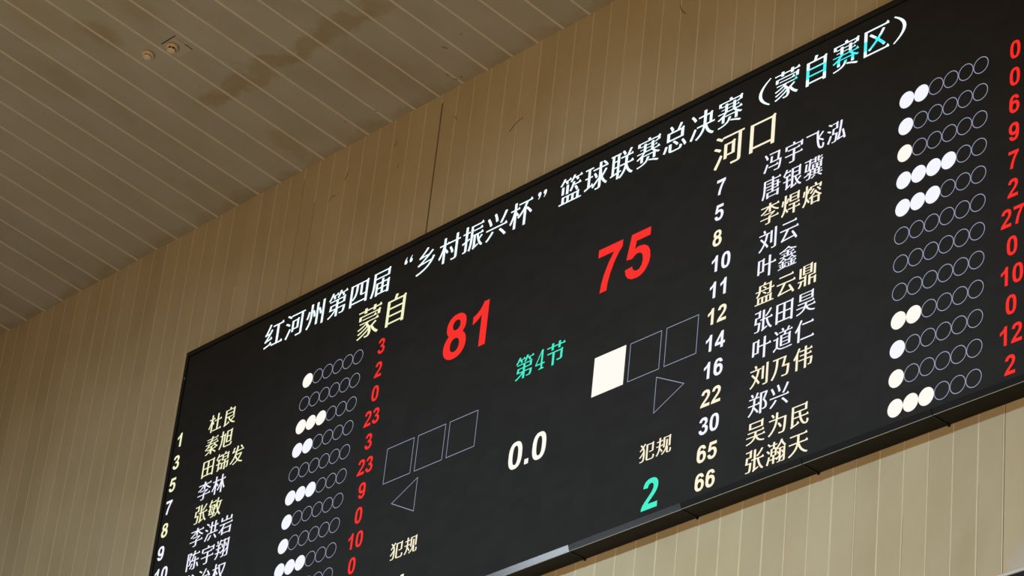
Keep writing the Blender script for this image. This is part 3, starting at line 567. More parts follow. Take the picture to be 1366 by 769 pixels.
    '敏': [[897, -70, 929, -70, 954, -37, 968, -25, 929, 2, 893, 34, 838, 95, 794, 161, 794, 187, 832, 265, 868, 367, 896, 479, 914, 589, 969, 590, 970, 635, 683, 636, 682, 663, 706, 749, 720, 817, 659, 828, 623, 828, 598, 705, 566, 593, 526, 493, 495, 440, 495, 558, 153, 558, 152, 583, 197, 672, 553, 672, 554, 713, 545, 714, 540, 719, 506, 773, 501, 776, 431, 714, 221, 714, 220, 739, 244, 815, 183, 828, 147, 828, 124, 743, 94, 665, 54, 587, 22, 543, 71, 506, 103, 506, 106, 509, 96, 351, 93, 348, 22, 347, 23, 310, 88, 309, 88, 271, 66, 91, 371, 90, 372, 63, 364, 23, 352, -5, 337, -20, 231, -18, 238, -59, 355, -62, 385, -60, 417, -50, 444, -23, 460, 13, 473, 90, 562, 91, 561, 130, 480, 131, 488, 309, 568, 311, 567, 348, 490, 349, 492, 411, 531, 380, 563, 380, 595, 432, 632, 303, 680, 189, 680, 159, 640, 103, 587, 48, 535, 6, 484, -25, 519, -64, 555, -64, 609, -28, 653, 8, 714, 69, 733, 94, 788, 23, 847, -34], [175, 130, 174, 173, 189, 310, 388, 309, 379, 130, 320, 131, 320, 155, 354, 173, 330, 217, 281, 276, 245, 276, 214, 259, 248, 217, 278, 163, 282, 155, 282, 131], [739, 276, 702, 381, 678, 475, 662, 557, 663, 590, 812, 589, 812, 563, 798, 479, 778, 389], [195, 348, 194, 373, 207, 518, 396, 517, 392, 351, 389, 348], [289, 374, 321, 374, 358, 395, 338, 431, 291, 488, 255, 488, 226, 473, 258, 431]],
    '洪': [[871, -68, 903, -68, 952, -35, 892, 49, 787, 162, 753, 162, 711, 138, 798, 37], [341, -64, 375, -64, 419, -24, 482, 45, 522, 97, 554, 147, 497, 166, 463, 166, 428, 109, 384, 53, 298, -29], [121, -54, 156, -53, 244, 95, 327, 252, 974, 253, 974, 299, 964, 301, 937, 344, 895, 300, 822, 301, 822, 571, 961, 572, 962, 619, 953, 620, 948, 625, 927, 660, 889, 620, 822, 621, 821, 824, 716, 823, 715, 620, 549, 620, 548, 821, 442, 821, 442, 621, 312, 619, 313, 572, 442, 571, 442, 301, 291, 300, 289, 274, 279, 284, 245, 284, 242, 281, 150, 113, 70, -11], [549, 300, 548, 571, 715, 572, 716, 301], [205, 404, 241, 404, 269, 450, 203, 490, 99, 542, 67, 542, 64, 539, 40, 507, 41, 502, 127, 456], [265, 662, 299, 662, 332, 703, 271, 748, 157, 816, 121, 816, 90, 781, 185, 722]],
    '岩': [[235, -70, 339, -70, 341, -26, 785, -26, 787, -68, 893, -68, 894, 237, 912, 265, 863, 300, 855, 302, 789, 258, 341, 258, 340, 283, 390, 351, 429, 418, 961, 418, 962, 463, 952, 465, 914, 525, 903, 520, 841, 464, 39, 464, 39, 418, 308, 417, 308, 391, 254, 309, 186, 231, 103, 158, 24, 107, 57, 62, 89, 62, 181, 122, 233, 168], [341, 18, 341, 214, 786, 213, 785, 18], [109, 594, 895, 594, 896, 781, 788, 781, 787, 640, 555, 640, 554, 827, 445, 828, 443, 640, 217, 640, 216, 781, 109, 782]],
    '陈': [[63, -68, 164, -67, 165, 740, 258, 739, 258, 711, 192, 501, 228, 451, 254, 395, 268, 331, 266, 253, 258, 233, 245, 216, 225, 210, 176, 209, 186, 167, 285, 168, 309, 174, 329, 184, 350, 205, 362, 231, 370, 291, 366, 331, 356, 373, 328, 435, 288, 491, 288, 521, 348, 687, 351, 648, 483, 648, 484, 623, 450, 521, 414, 435, 396, 401, 378, 381, 378, 375, 395, 328, 429, 328, 467, 340, 604, 341, 602, -13, 591, -18, 492, -19, 507, -64, 615, -64, 675, -52, 696, -35, 708, -5, 708, 341, 927, 342, 928, 387, 914, 391, 881, 442, 821, 388, 709, 388, 707, 540, 604, 539, 603, 388, 499, 388, 498, 413, 550, 527, 595, 648, 959, 648, 960, 693, 948, 697, 914, 751, 909, 756, 839, 694, 617, 694, 616, 721, 646, 825, 575, 836, 539, 836, 505, 694, 361, 694, 360, 723, 374, 761, 329, 788, 295, 788, 285, 784, 63, 784], [363, -14, 397, -14, 442, 43, 512, 161, 535, 216, 477, 232, 442, 231, 422, 179, 388, 113, 354, 59, 324, 21], [883, -6, 915, -6, 970, 25, 920, 121, 854, 235, 819, 236, 772, 211, 828, 111]],
    '宇': [[293, -62, 431, -62, 503, -52, 533, -40, 550, -21, 558, 1, 560, 21, 561, 258, 946, 259, 946, 305, 936, 307, 897, 368, 825, 306, 560, 307, 561, 488, 804, 489, 804, 533, 792, 537, 753, 596, 683, 534, 190, 533, 191, 488, 448, 487, 447, 306, 56, 305, 57, 258, 448, 257, 448, -1, 435, -12, 273, -12], [57, 526, 162, 527, 163, 676, 833, 676, 834, 527, 941, 526, 942, 699, 962, 729, 907, 766, 839, 722, 569, 722, 518, 823, 477, 824, 420, 807, 450, 747, 449, 722, 57, 722]],
    '翔': [[63, -68, 97, -68, 145, -32, 184, 9, 214, 53, 238, 101, 267, 202, 387, 202, 388, 177, 378, 165, 396, 135, 403, 126, 435, 126, 563, 246, 562, -5, 549, -12, 437, -12, 436, -15, 447, -54, 579, -52, 629, -42, 648, -29, 662, 1, 664, 195, 689, 156, 721, 156, 845, 272, 846, 3, 842, -9, 831, -14, 711, -14, 720, -57, 857, -56, 909, -46, 923, -38, 938, -21, 946, 3, 946, 757, 964, 789, 909, 824, 843, 780, 679, 780, 682, 787, 677, 792, 625, 824, 559, 780, 390, 779, 391, 736, 564, 735, 564, 331, 403, 190, 402, 245, 390, 249, 369, 284, 335, 246, 274, 247, 278, 399, 400, 401, 400, 441, 388, 445, 367, 480, 333, 442, 278, 443, 278, 587, 408, 589, 407, 632, 320, 633, 320, 657, 392, 809, 331, 828, 296, 827, 262, 727, 217, 632, 23, 632, 23, 588, 172, 587, 172, 443, 36, 441, 37, 400, 172, 399, 169, 246, 16, 245, 17, 202, 160, 201, 160, 173, 146, 121, 118, 61, 82, 15, 28, -29], [665, 198, 664, 759, 668, 763, 669, 736, 845, 736, 846, 359], [473, 414, 507, 414, 549, 430, 552, 435, 488, 603, 453, 604, 413, 592, 410, 587, 442, 511], [739, 420, 775, 420, 820, 437, 796, 509, 757, 606, 721, 606, 680, 595], [103, 668, 135, 668, 194, 689, 178, 739, 143, 820, 109, 820, 58, 803]],
    '龙': [[75, -52, 113, -50, 201, 16, 274, 95, 330, 183, 380, 303, 408, 405, 431, 542, 510, 541, 510, 141, 407, 72, 311, 24, 340, -17, 343, -20, 379, -20, 463, 24, 511, 56, 512, 35, 520, 7, 534, -13, 561, -30, 587, -36, 639, -40, 859, -40, 899, -36, 931, -22, 948, -5, 962, 23, 972, 63, 974, 93, 945, 102, 909, 122, 876, 121, 872, 61, 866, 35, 847, 10, 829, 6, 661, 6, 629, 14, 624, 21, 618, 43, 618, 131, 693, 198, 766, 275, 838, 367, 882, 439, 827, 464, 795, 464, 754, 395, 706, 329, 619, 234, 618, 541, 959, 542, 960, 587, 951, 588, 946, 593, 909, 650, 837, 588, 439, 588, 452, 825, 343, 828, 338, 685, 329, 588, 38, 587, 39, 542, 322, 541, 322, 513, 300, 389, 272, 291, 232, 199, 180, 121, 101, 42, 32, -3], [761, 640, 795, 640, 830, 673, 821, 684, 761, 734, 661, 806, 627, 806, 596, 779, 679, 714]],
    '治': [[355, -70, 457, -70, 459, -26, 785, -26, 787, -66, 893, -66, 894, 289, 912, 317, 863, 352, 855, 354, 789, 310, 355, 310], [113, -54, 148, -53, 240, 103, 318, 251, 273, 294, 240, 293, 146, 121, 60, -11], [459, 20, 459, 264, 786, 263, 785, 20], [863, 398, 899, 398, 952, 431, 926, 477, 876, 549, 812, 631, 753, 698, 719, 698, 672, 671, 720, 615, 782, 531, 783, 502, 446, 485, 446, 509, 496, 575, 550, 657, 636, 807, 631, 812, 575, 828, 539, 828, 536, 825, 486, 723, 420, 613, 332, 493, 300, 467, 317, 416, 355, 416, 471, 434, 829, 458], [207, 404, 243, 404, 270, 443, 269, 450, 199, 492, 101, 542, 64, 541, 38, 505, 41, 502, 123, 458], [275, 674, 307, 674, 339, 720, 261, 766, 161, 816, 129, 816, 100, 779, 183, 734]],
    '权': [[897, -72, 931, -72, 952, -41, 968, -25, 905, 16, 811, 94, 742, 167, 742, 191, 794, 267, 840, 355, 872, 431, 904, 525, 932, 637, 946, 725, 909, 738, 407, 736, 406, 689, 442, 687, 470, 547, 510, 409, 552, 307, 616, 195, 616, 167, 547, 96, 491, 50, 423, 6, 366, -23, 397, -66, 431, -66, 501, -30, 573, 18, 629, 64, 679, 114, 769, 22, 829, -26], [197, -68, 302, -67, 302, 397, 338, 353, 393, 272, 425, 272, 460, 323, 452, 337, 386, 413, 302, 503, 303, 570, 435, 570, 436, 615, 427, 616, 422, 621, 401, 654, 365, 616, 302, 617, 301, 828, 196, 827, 195, 616, 30, 615, 31, 570, 178, 569, 178, 543, 154, 465, 104, 335, 56, 241, 10, 175, 47, 114, 79, 114, 120, 175, 162, 257, 196, 337], [681, 258, 642, 329, 600, 435, 570, 537, 544, 659, 544, 687, 835, 688, 836, 655, 810, 543, 770, 425, 718, 315]],
    '冯': [[623, -62, 767, -62, 813, -54, 833, -44, 850, -29, 872, 5, 898, 85, 920, 221, 936, 391, 814, 393, 814, 431, 838, 621, 850, 765, 807, 772, 763, 772, 755, 768, 301, 768, 301, 718, 740, 717, 740, 687, 707, 392, 463, 392, 462, 435, 480, 621, 433, 626, 379, 626, 376, 615, 366, 481, 349, 346, 828, 345, 828, 313, 812, 175, 798, 93, 774, 17, 755, -10, 733, -20, 559, -14, 569, -60], [93, -18, 125, -18, 128, -15, 202, 153, 264, 313, 205, 344, 173, 344, 170, 341, 98, 157, 30, 17, 31, 10], [275, 152, 783, 152, 784, 197, 775, 198, 770, 203, 731, 260, 661, 198, 275, 198], [177, 530, 209, 530, 270, 563, 218, 659, 136, 779, 131, 784, 95, 784, 49, 764, 46, 759, 114, 655]],
    '飞': [[837, -40, 903, -36, 927, -22, 938, -9, 948, 5, 962, 45, 972, 103, 974, 145, 945, 164, 919, 188, 887, 188, 876, 67, 862, 25, 851, 18, 827, 24, 789, 56, 752, 115, 726, 189, 704, 293, 694, 369, 694, 399, 791, 342, 883, 272, 920, 271, 948, 313, 855, 380, 729, 452, 728, 479, 831, 566, 932, 665, 881, 692, 847, 692, 770, 609, 683, 528, 676, 749, 692, 777, 641, 812, 571, 768, 51, 768, 51, 714, 568, 713, 576, 503, 592, 345, 596, 311, 628, 163, 676, 55, 747, -16]],
    '泓': [[289, -56, 441, -56, 469, -50, 500, -27, 522, 11, 538, 71, 552, 159, 568, 331, 385, 332, 384, 365, 401, 514, 578, 515, 578, 759, 594, 787, 543, 822, 473, 778, 295, 778, 293, 738, 241, 770, 153, 814, 117, 814, 88, 779, 91, 774, 161, 738, 235, 688, 267, 688, 305, 740, 476, 739, 476, 553, 308, 551, 296, 405, 280, 293, 459, 292, 460, 249, 438, 71, 416, 5, 410, -5, 393, -18, 281, -16], [877, -48, 909, -48, 969, -28, 974, -23, 932, 153, 861, 378, 823, 378, 774, 363, 844, 105, 844, 79, 668, 55, 668, 81, 708, 241, 744, 431, 772, 623, 788, 777, 788, 791, 783, 794, 725, 802, 687, 802, 670, 611, 618, 283, 596, 177, 576, 105, 554, 47, 540, 31, 557, -18, 595, -18, 657, 0, 859, 32], [117, -42, 149, -42, 152, -39, 222, 115, 278, 255, 277, 260, 227, 296, 192, 295, 124, 131, 58, -3], [181, 422, 213, 422, 244, 469, 189, 502, 95, 546, 63, 546, 34, 507, 109, 470]],
    '唐': [[77, -72, 110, -71, 146, 9, 172, 99, 190, 195, 200, 285, 207, 422, 508, 421, 507, 322, 260, 321, 261, 288, 508, 287, 507, 184, 260, 183, 261, -70, 365, -70, 367, -28, 775, -28, 777, -70, 886, -69, 886, 163, 904, 191, 849, 228, 783, 184, 615, 184, 614, 287, 871, 288, 872, 421, 955, 422, 956, 457, 872, 459, 871, 592, 615, 592, 614, 693, 959, 694, 960, 735, 948, 737, 909, 798, 839, 736, 629, 736, 610, 783, 580, 837, 577, 840, 539, 840, 486, 823, 516, 761, 515, 736, 102, 735, 102, 361, 90, 197, 74, 105, 54, 35, 24, -33], [367, 8, 367, 150, 776, 149, 775, 8], [615, 322, 615, 422, 768, 421, 767, 322], [207, 458, 207, 694, 508, 693, 507, 592, 266, 591, 267, 558, 507, 558, 507, 458], [615, 458, 615, 558, 768, 557, 767, 458]],
    '银': [[445, -68, 477, -68, 545, -40, 732, 13, 730, 55, 716, 59, 687, 104, 630, 49, 647, 48, 651, 44, 561, 22, 552, 23, 553, 370, 612, 369, 640, 269, 674, 185, 718, 107, 764, 47, 789, 22, 833, -18, 901, -60, 937, -60, 970, -13, 933, 6, 881, 44, 830, 95, 796, 139, 796, 163, 801, 168, 879, 216, 954, 273, 919, 312, 887, 312, 815, 250, 757, 210, 730, 267, 706, 341, 707, 370, 914, 371, 914, 763, 932, 791, 879, 828, 811, 784, 446, 783, 446, 27, 436, -5, 420, -23], [175, -60, 209, -60, 259, -26, 436, 67, 428, 109, 395, 110, 291, 58, 286, 59, 286, 285, 430, 287, 430, 331, 421, 332, 416, 337, 393, 372, 355, 332, 286, 333, 286, 489, 407, 490, 408, 533, 399, 534, 394, 539, 357, 596, 285, 534, 108, 535, 108, 559, 142, 599, 187, 666, 419, 666, 420, 713, 408, 717, 377, 766, 323, 714, 225, 714, 224, 739, 252, 809, 201, 824, 163, 824, 160, 821, 138, 761, 104, 695, 64, 635, 26, 593, 57, 536, 89, 536, 94, 541, 95, 490, 182, 489, 182, 333, 42, 331, 43, 286, 182, 285, 182, 39, 178, 17, 170, 1, 156, -13], [553, 412, 553, 558, 812, 557, 811, 412], [553, 596, 553, 742, 812, 741, 811, 596]],
    '骥': [[875, -72, 909, -72, 938, -41, 869, 6, 779, 54, 778, 79, 956, 81, 956, 109, 944, 113, 923, 148, 885, 110, 820, 111, 821, 200, 932, 201, 931, 228, 820, 229, 821, 306, 914, 307, 914, 511, 932, 539, 877, 576, 811, 532, 417, 532, 416, 307, 519, 306, 520, 229, 409, 228, 408, 201, 519, 200, 520, 111, 383, 110, 382, 137, 390, 189, 402, 355, 327, 356, 326, 389, 350, 575, 364, 749, 388, 787, 339, 822, 331, 824, 265, 780, 41, 780, 41, 740, 266, 739, 266, 695, 252, 533, 229, 356, 158, 357, 158, 389, 186, 647, 149, 652, 93, 652, 90, 641, 76, 473, 56, 321, 302, 319, 302, 271, 295, 194, 284, 197, 245, 256, 168, 187, 219, 182, 26, 135, 37, 98, 75, 98, 288, 155, 288, 119, 282, 73, 270, 19, 256, -11, 239, -24, 143, -22, 148, -59, 279, -60, 315, -52, 342, -29, 360, 5, 376, 73, 379, 104, 381, 80, 731, 80, 732, 55, 714, 35, 799, -16], [417, -70, 453, -70, 477, -58, 549, -14, 610, 35, 569, 50, 535, 50, 499, 20, 459, -6, 388, -41], [617, 110, 617, 200, 722, 199, 721, 110], [617, 228, 617, 306, 722, 305, 721, 228], [511, 328, 511, 410, 618, 409, 617, 328], [715, 328, 715, 410, 818, 409, 817, 328], [511, 430, 511, 510, 618, 509, 617, 430], [715, 430, 715, 510, 818, 509, 817, 430], [537, 576, 630, 577, 629, 820, 537, 820, 535, 764, 382, 763, 383, 734, 535, 734, 536, 661, 367, 632, 372, 601, 415, 600, 535, 624], [763, 584, 887, 584, 921, 590, 940, 605, 954, 637, 956, 663, 931, 670, 909, 682, 872, 681, 868, 629, 857, 616, 787, 616, 781, 618, 776, 627, 776, 707, 869, 736, 937, 766, 915, 790, 881, 790, 777, 744, 775, 820, 682, 819, 682, 653, 686, 623, 699, 600, 723, 588]],
    '焊': [[73, -70, 107, -70, 158, -9, 202, 67, 226, 123, 237, 162, 276, 107, 315, 42, 349, 42, 390, 83, 362, 121, 363, 146, 611, 146, 612, -67, 719, -68, 721, 146, 976, 147, 976, 189, 966, 191, 927, 252, 855, 190, 721, 190, 720, 325, 943, 326, 944, 369, 935, 370, 930, 375, 893, 432, 821, 370, 397, 370, 397, 326, 611, 326, 612, 191, 361, 190, 359, 126, 264, 251, 276, 457, 297, 448, 334, 449, 414, 631, 363, 652, 329, 652, 296, 547, 279, 506, 278, 821, 173, 822, 172, 427, 164, 297, 148, 205, 122, 121, 80, 35, 32, -27], [77, 380, 109, 380, 120, 411, 140, 499, 150, 573, 152, 615, 145, 618, 113, 622, 66, 621, 52, 493, 38, 429, 28, 401], [419, 468, 919, 468, 920, 765, 938, 793, 889, 828, 881, 830, 815, 786, 419, 786], [523, 502, 523, 610, 814, 609, 813, 502], [523, 646, 523, 752, 814, 751, 813, 646]],
    '熔': [[69, -68, 101, -68, 152, -7, 200, 75, 224, 131, 237, 174, 323, 46, 357, 46, 398, 89, 260, 263, 260, 297, 270, 387, 270, 453, 273, 458, 281, 454, 316, 455, 373, 580, 375, 574, 476, 575, 477, 680, 849, 680, 850, 575, 953, 574, 954, 695, 972, 723, 923, 758, 915, 760, 849, 716, 743, 716, 722, 767, 686, 831, 683, 834, 649, 834, 596, 817, 632, 743, 631, 716, 375, 716, 374, 651, 353, 658, 317, 658, 314, 655, 273, 532, 272, 813, 173, 814, 172, 427, 164, 295, 148, 205, 122, 123, 78, 37, 30, -23], [453, -68, 551, -68, 553, -32, 785, -32, 787, -66, 888, -65, 888, 219, 919, 202, 953, 202, 976, 249, 919, 278, 875, 306, 775, 380, 712, 441, 712, 469, 720, 481, 713, 486, 667, 502, 629, 502, 580, 425, 501, 340, 417, 272, 340, 225, 375, 190, 407, 190, 452, 217], [553, 8, 553, 202, 786, 201, 785, 8], [523, 240, 522, 265, 601, 332, 659, 396, 725, 334, 816, 265, 815, 240], [75, 380, 110, 381, 126, 435, 148, 571, 150, 615, 143, 618, 113, 622, 68, 621, 54, 495, 40, 429, 30, 401], [423, 414, 459, 414, 497, 446, 558, 507, 612, 575, 565, 592, 527, 592, 470, 521, 427, 480, 386, 449], [867, 416, 901, 416, 939, 442, 926, 461, 863, 528, 787, 598, 751, 598, 723, 580, 718, 575, 802, 491]],
    '刘': [[79, -68, 111, -68, 179, -16, 219, 22, 252, 55, 310, 129, 345, 188, 398, 119, 451, 36, 485, 36, 532, 79, 480, 157, 394, 261, 394, 285, 424, 357, 452, 443, 474, 527, 490, 611, 493, 616, 579, 616, 580, 663, 329, 664, 328, 689, 379, 712, 380, 717, 356, 765, 317, 828, 285, 828, 230, 805, 260, 753, 288, 691, 287, 664, 30, 663, 31, 616, 384, 615, 384, 585, 356, 459, 317, 346, 256, 413, 161, 506, 129, 506, 92, 473, 278, 273, 278, 247, 232, 167, 174, 91, 99, 18, 38, -25], [691, -68, 827, -66, 889, -54, 907, -44, 920, -29, 928, -7, 929, 810, 824, 809, 824, -3, 820, -11, 809, -18, 675, -18], [613, 188, 716, 189, 715, 712, 612, 711]],
    '云': [[835, -70, 871, -70, 919, -42, 928, -33, 834, 119, 703, 300, 671, 300, 616, 271, 730, 107, 729, 82, 265, 46, 262, 47, 262, 73, 320, 145, 386, 241, 436, 321, 487, 414, 959, 414, 960, 465, 948, 469, 909, 528, 839, 466, 40, 465, 41, 414, 350, 413, 350, 387, 252, 213, 174, 101, 127, 48, 104, 33, 125, -32, 159, -32, 199, -20, 299, -8, 775, 34], [149, 696, 857, 696, 858, 747, 846, 749, 807, 810, 737, 748, 149, 748]],
    '叶': [[603, -68, 712, -67, 712, 433, 977, 434, 978, 483, 969, 484, 964, 489, 927, 546, 855, 484, 712, 485, 711, 810, 602, 809, 601, 484, 388, 485, 388, 699, 408, 729, 353, 766, 285, 722, 59, 722, 58, 105, 159, 104, 161, 184, 387, 184, 389, 434, 601, 434], [161, 230, 160, 675, 285, 676, 286, 231]],
    '鑫': [[45, -60, 77, -60, 453, -14, 466, -15, 467, -42, 959, -42, 959, -12, 852, -11, 852, 13, 890, 81, 851, 94, 817, 94, 814, 91, 768, -7, 763, -12, 752, -11, 753, 128, 942, 129, 942, 153, 930, 155, 899, 204, 847, 154, 753, 154, 752, 231, 865, 232, 867, 254, 891, 244, 929, 244, 948, 271, 851, 306, 765, 352, 760, 357, 760, 381, 764, 385, 732, 397, 732, 421, 901, 422, 902, 451, 890, 453, 859, 502, 803, 452, 707, 452, 706, 477, 730, 513, 683, 526, 649, 526, 609, 452, 550, 453, 551, 552, 822, 553, 822, 575, 813, 576, 808, 581, 771, 638, 699, 576, 551, 576, 551, 652, 713, 652, 715, 682, 861, 642, 901, 642, 924, 681, 753, 718, 653, 750, 567, 786, 568, 815, 537, 834, 499, 836, 413, 782, 303, 734, 179, 694, 71, 670, 72, 663, 93, 632, 127, 632, 219, 656, 283, 678, 288, 677, 289, 652, 445, 652, 445, 576, 173, 576, 172, 553, 445, 552, 446, 453, 379, 452, 376, 479, 352, 519, 315, 520, 274, 509, 288, 479, 287, 452, 104, 451, 105, 422, 262, 421, 262, 397, 215, 354, 157, 316, 85, 280, 40, 263, 61, 234, 95, 234, 121, 246, 123, 232, 226, 231, 225, 156, 60, 155, 61, 132, 225, 132, 226, -7, 41, -26], [471, -12, 469, 14, 406, 13, 406, 37, 430, 87, 397, 98, 358, 97, 322, 7, 316, 3, 317, 132, 464, 133, 464, 155, 454, 157, 429, 198, 387, 156, 317, 156, 316, 231, 413, 232, 415, 252, 447, 252, 459, 272, 487, 236, 519, 236, 543, 246, 545, 232, 657, 232, 657, 154, 481, 154, 480, 129, 657, 128, 658, -11, 583, -12, 583, 14, 624, 27, 591, 92, 553, 92, 520, 81, 548, 15, 548, -11], [135, 18, 167, 18, 206, 31, 200, 53, 177, 94, 143, 94, 110, 85, 122, 61], [617, 254, 617, 280, 675, 312, 711, 338, 749, 310, 808, 279, 807, 254], [193, 256, 192, 281, 195, 284, 243, 312, 279, 340, 315, 322, 378, 281, 377, 256], [471, 266, 469, 280, 403, 324, 335, 360, 332, 363, 332, 387, 308, 397, 309, 422, 696, 421, 696, 397, 649, 354, 577, 310, 517, 282], [353, 676, 353, 702, 427, 732, 497, 770, 569, 734, 654, 701, 653, 676]],
    '盘': [[29, -40, 969, -40, 969, 2, 858, 3, 858, 225, 876, 257, 825, 292, 755, 248, 148, 249, 148, 273, 208, 323, 248, 375, 276, 433, 293, 496, 723, 496, 722, 345, 711, 340, 613, 340, 622, 305, 625, 300, 749, 302, 793, 310, 809, 318, 826, 339, 832, 365, 832, 495, 972, 497, 972, 537, 963, 538, 958, 543, 937, 578, 899, 538, 832, 539, 832, 731, 850, 759, 801, 794, 793, 796, 727, 752, 529, 752, 528, 779, 550, 823, 485, 838, 449, 838, 413, 752, 197, 752, 196, 539, 34, 537, 35, 496, 183, 496, 184, 467, 172, 431, 146, 383, 103, 334, 74, 313, 113, 272, 142, 271, 142, 3, 29, 2], [245, 2, 244, 211, 345, 212, 346, 3], [447, 2, 446, 211, 547, 212, 548, 3], [651, 2, 650, 211, 753, 212, 754, 3], [533, 332, 565, 332, 592, 365, 539, 404, 447, 456, 411, 456, 390, 433, 393, 426, 463, 386], [303, 538, 303, 714, 724, 713, 723, 538, 565, 538, 564, 563, 588, 593, 533, 634, 451, 678, 419, 678, 396, 651, 461, 614, 525, 566, 528, 563, 527, 538]],
    '鼎': [[77, -78, 109, -78, 149, -52, 182, -19, 204, 15, 224, 65, 241, 164, 338, 163, 338, -67, 442, -67, 442, 323, 460, 355, 405, 390, 339, 346, 198, 347, 197, 742, 92, 741, 92, 309, 337, 308, 338, 207, 28, 205, 29, 164, 138, 163, 138, 129, 130, 79, 112, 29, 86, -7, 48, -37], [819, -70, 924, -69, 924, 183, 942, 211, 887, 248, 821, 204, 653, 204, 652, 307, 900, 309, 899, 742, 796, 741, 796, 347, 546, 345, 546, -67, 652, -67, 653, 162, 817, 162], [263, 420, 727, 420, 728, 773, 746, 805, 691, 840, 625, 796, 263, 796], [367, 448, 367, 538, 622, 537, 621, 448], [367, 564, 367, 654, 622, 653, 621, 564], [367, 680, 367, 768, 622, 767, 621, 680]],
    '昊': [[65, -70, 97, -70, 205, -46, 299, -14, 343, 8, 377, 26, 431, 68, 480, 125, 495, 154, 518, 121, 579, 58, 639, 16, 715, -22, 801, -50, 889, -68, 925, -68, 954, -21, 951, -18, 887, -10, 823, 6, 741, 36, 687, 66, 645, 98, 590, 157, 591, 182, 961, 182, 962, 225, 950, 229, 911, 288, 841, 226, 536, 227, 536, 259, 555, 344, 897, 344, 898, 387, 889, 388, 884, 393, 849, 448, 779, 388, 101, 388, 101, 344, 443, 344, 444, 317, 423, 226, 38, 225, 39, 182, 392, 181, 392, 155, 366, 119, 321, 76, 271, 44, 203, 14, 143, -4, 43, -24], [155, 480, 851, 480, 852, 765, 870, 793, 821, 828, 813, 830, 747, 786, 155, 786], [259, 514, 259, 618, 744, 617, 743, 514], [259, 650, 259, 752, 744, 751, 743, 650]],
    '道': [[73, -56, 105, -56, 183, 28, 219, 52, 243, 46, 305, 6, 363, -20, 431, -36, 511, -44, 713, -44, 957, -34, 968, 13, 919, 14, 773, 2, 621, -2, 479, 4, 417, 16, 383, 28, 355, 40, 283, 84, 278, 89, 278, 449, 296, 477, 247, 512, 239, 514, 173, 470, 34, 469, 35, 424, 174, 423, 174, 91, 139, 74, 101, 48, 36, -9], [369, 100, 878, 101, 878, 525, 896, 557, 845, 592, 775, 548, 641, 548, 640, 575, 675, 658, 961, 658, 962, 695, 950, 699, 921, 746, 869, 696, 777, 696, 776, 721, 836, 809, 777, 828, 743, 828, 712, 765, 667, 696, 517, 696, 516, 721, 554, 741, 536, 775, 491, 832, 459, 832, 412, 809, 436, 775, 464, 723, 463, 696, 294, 695, 295, 658, 560, 657, 560, 631, 537, 548, 368, 547], [471, 134, 471, 242, 774, 241, 773, 134], [471, 272, 471, 380, 774, 379, 773, 272], [471, 408, 471, 516, 774, 515, 773, 408], [191, 608, 223, 608, 272, 641, 224, 703, 139, 788, 103, 788, 65, 764, 64, 759, 128, 693]],
    '仁': [[171, -66, 278, -65, 278, 609, 342, 729, 374, 803, 371, 808, 313, 826, 278, 825, 232, 717, 168, 603, 96, 501, 28, 427, 65, 366, 97, 366, 170, 447], [315, 4, 967, 4, 968, 57, 958, 59, 917, 120, 847, 58, 315, 58], [373, 604, 923, 604, 924, 659, 915, 660, 910, 665, 873, 720, 805, 660, 373, 660]],
    '乃': [[71, -68, 105, -68, 196, 45, 272, 187, 314, 315, 340, 451, 350, 565, 353, 710, 621, 710, 622, 679, 574, 499, 530, 359, 794, 357, 788, 217, 776, 107, 762, 47, 746, 19, 727, 8, 711, 6, 533, 12, 546, -41, 605, -44, 777, -42, 805, -36, 829, -24, 848, -7, 870, 33, 886, 105, 900, 233, 910, 405, 664, 407, 664, 433, 748, 753, 747, 760, 80, 759, 81, 710, 243, 710, 244, 657, 242, 557, 232, 441, 210, 323, 170, 203, 106, 81, 24, -19]],
    '伟': [[155, -70, 258, -69, 258, 605, 318, 723, 350, 801, 345, 808, 293, 824, 259, 824, 256, 821, 216, 719, 158, 607, 92, 507, 32, 435, 65, 376, 99, 376, 154, 441], [563, -68, 668, -67, 669, 280, 856, 279, 850, 175, 834, 83, 826, 67, 813, 56, 735, 58, 743, 16, 865, 16, 889, 22, 905, 34, 916, 45, 930, 73, 942, 127, 950, 193, 959, 326, 668, 327, 669, 466, 906, 467, 906, 511, 896, 513, 857, 572, 789, 512, 669, 512, 668, 647, 935, 648, 936, 693, 924, 697, 885, 756, 815, 694, 669, 694, 667, 828, 562, 827, 561, 694, 320, 693, 321, 648, 562, 647, 561, 512, 344, 511, 345, 466, 561, 466, 562, 327, 289, 326, 288, 281, 562, 279]],
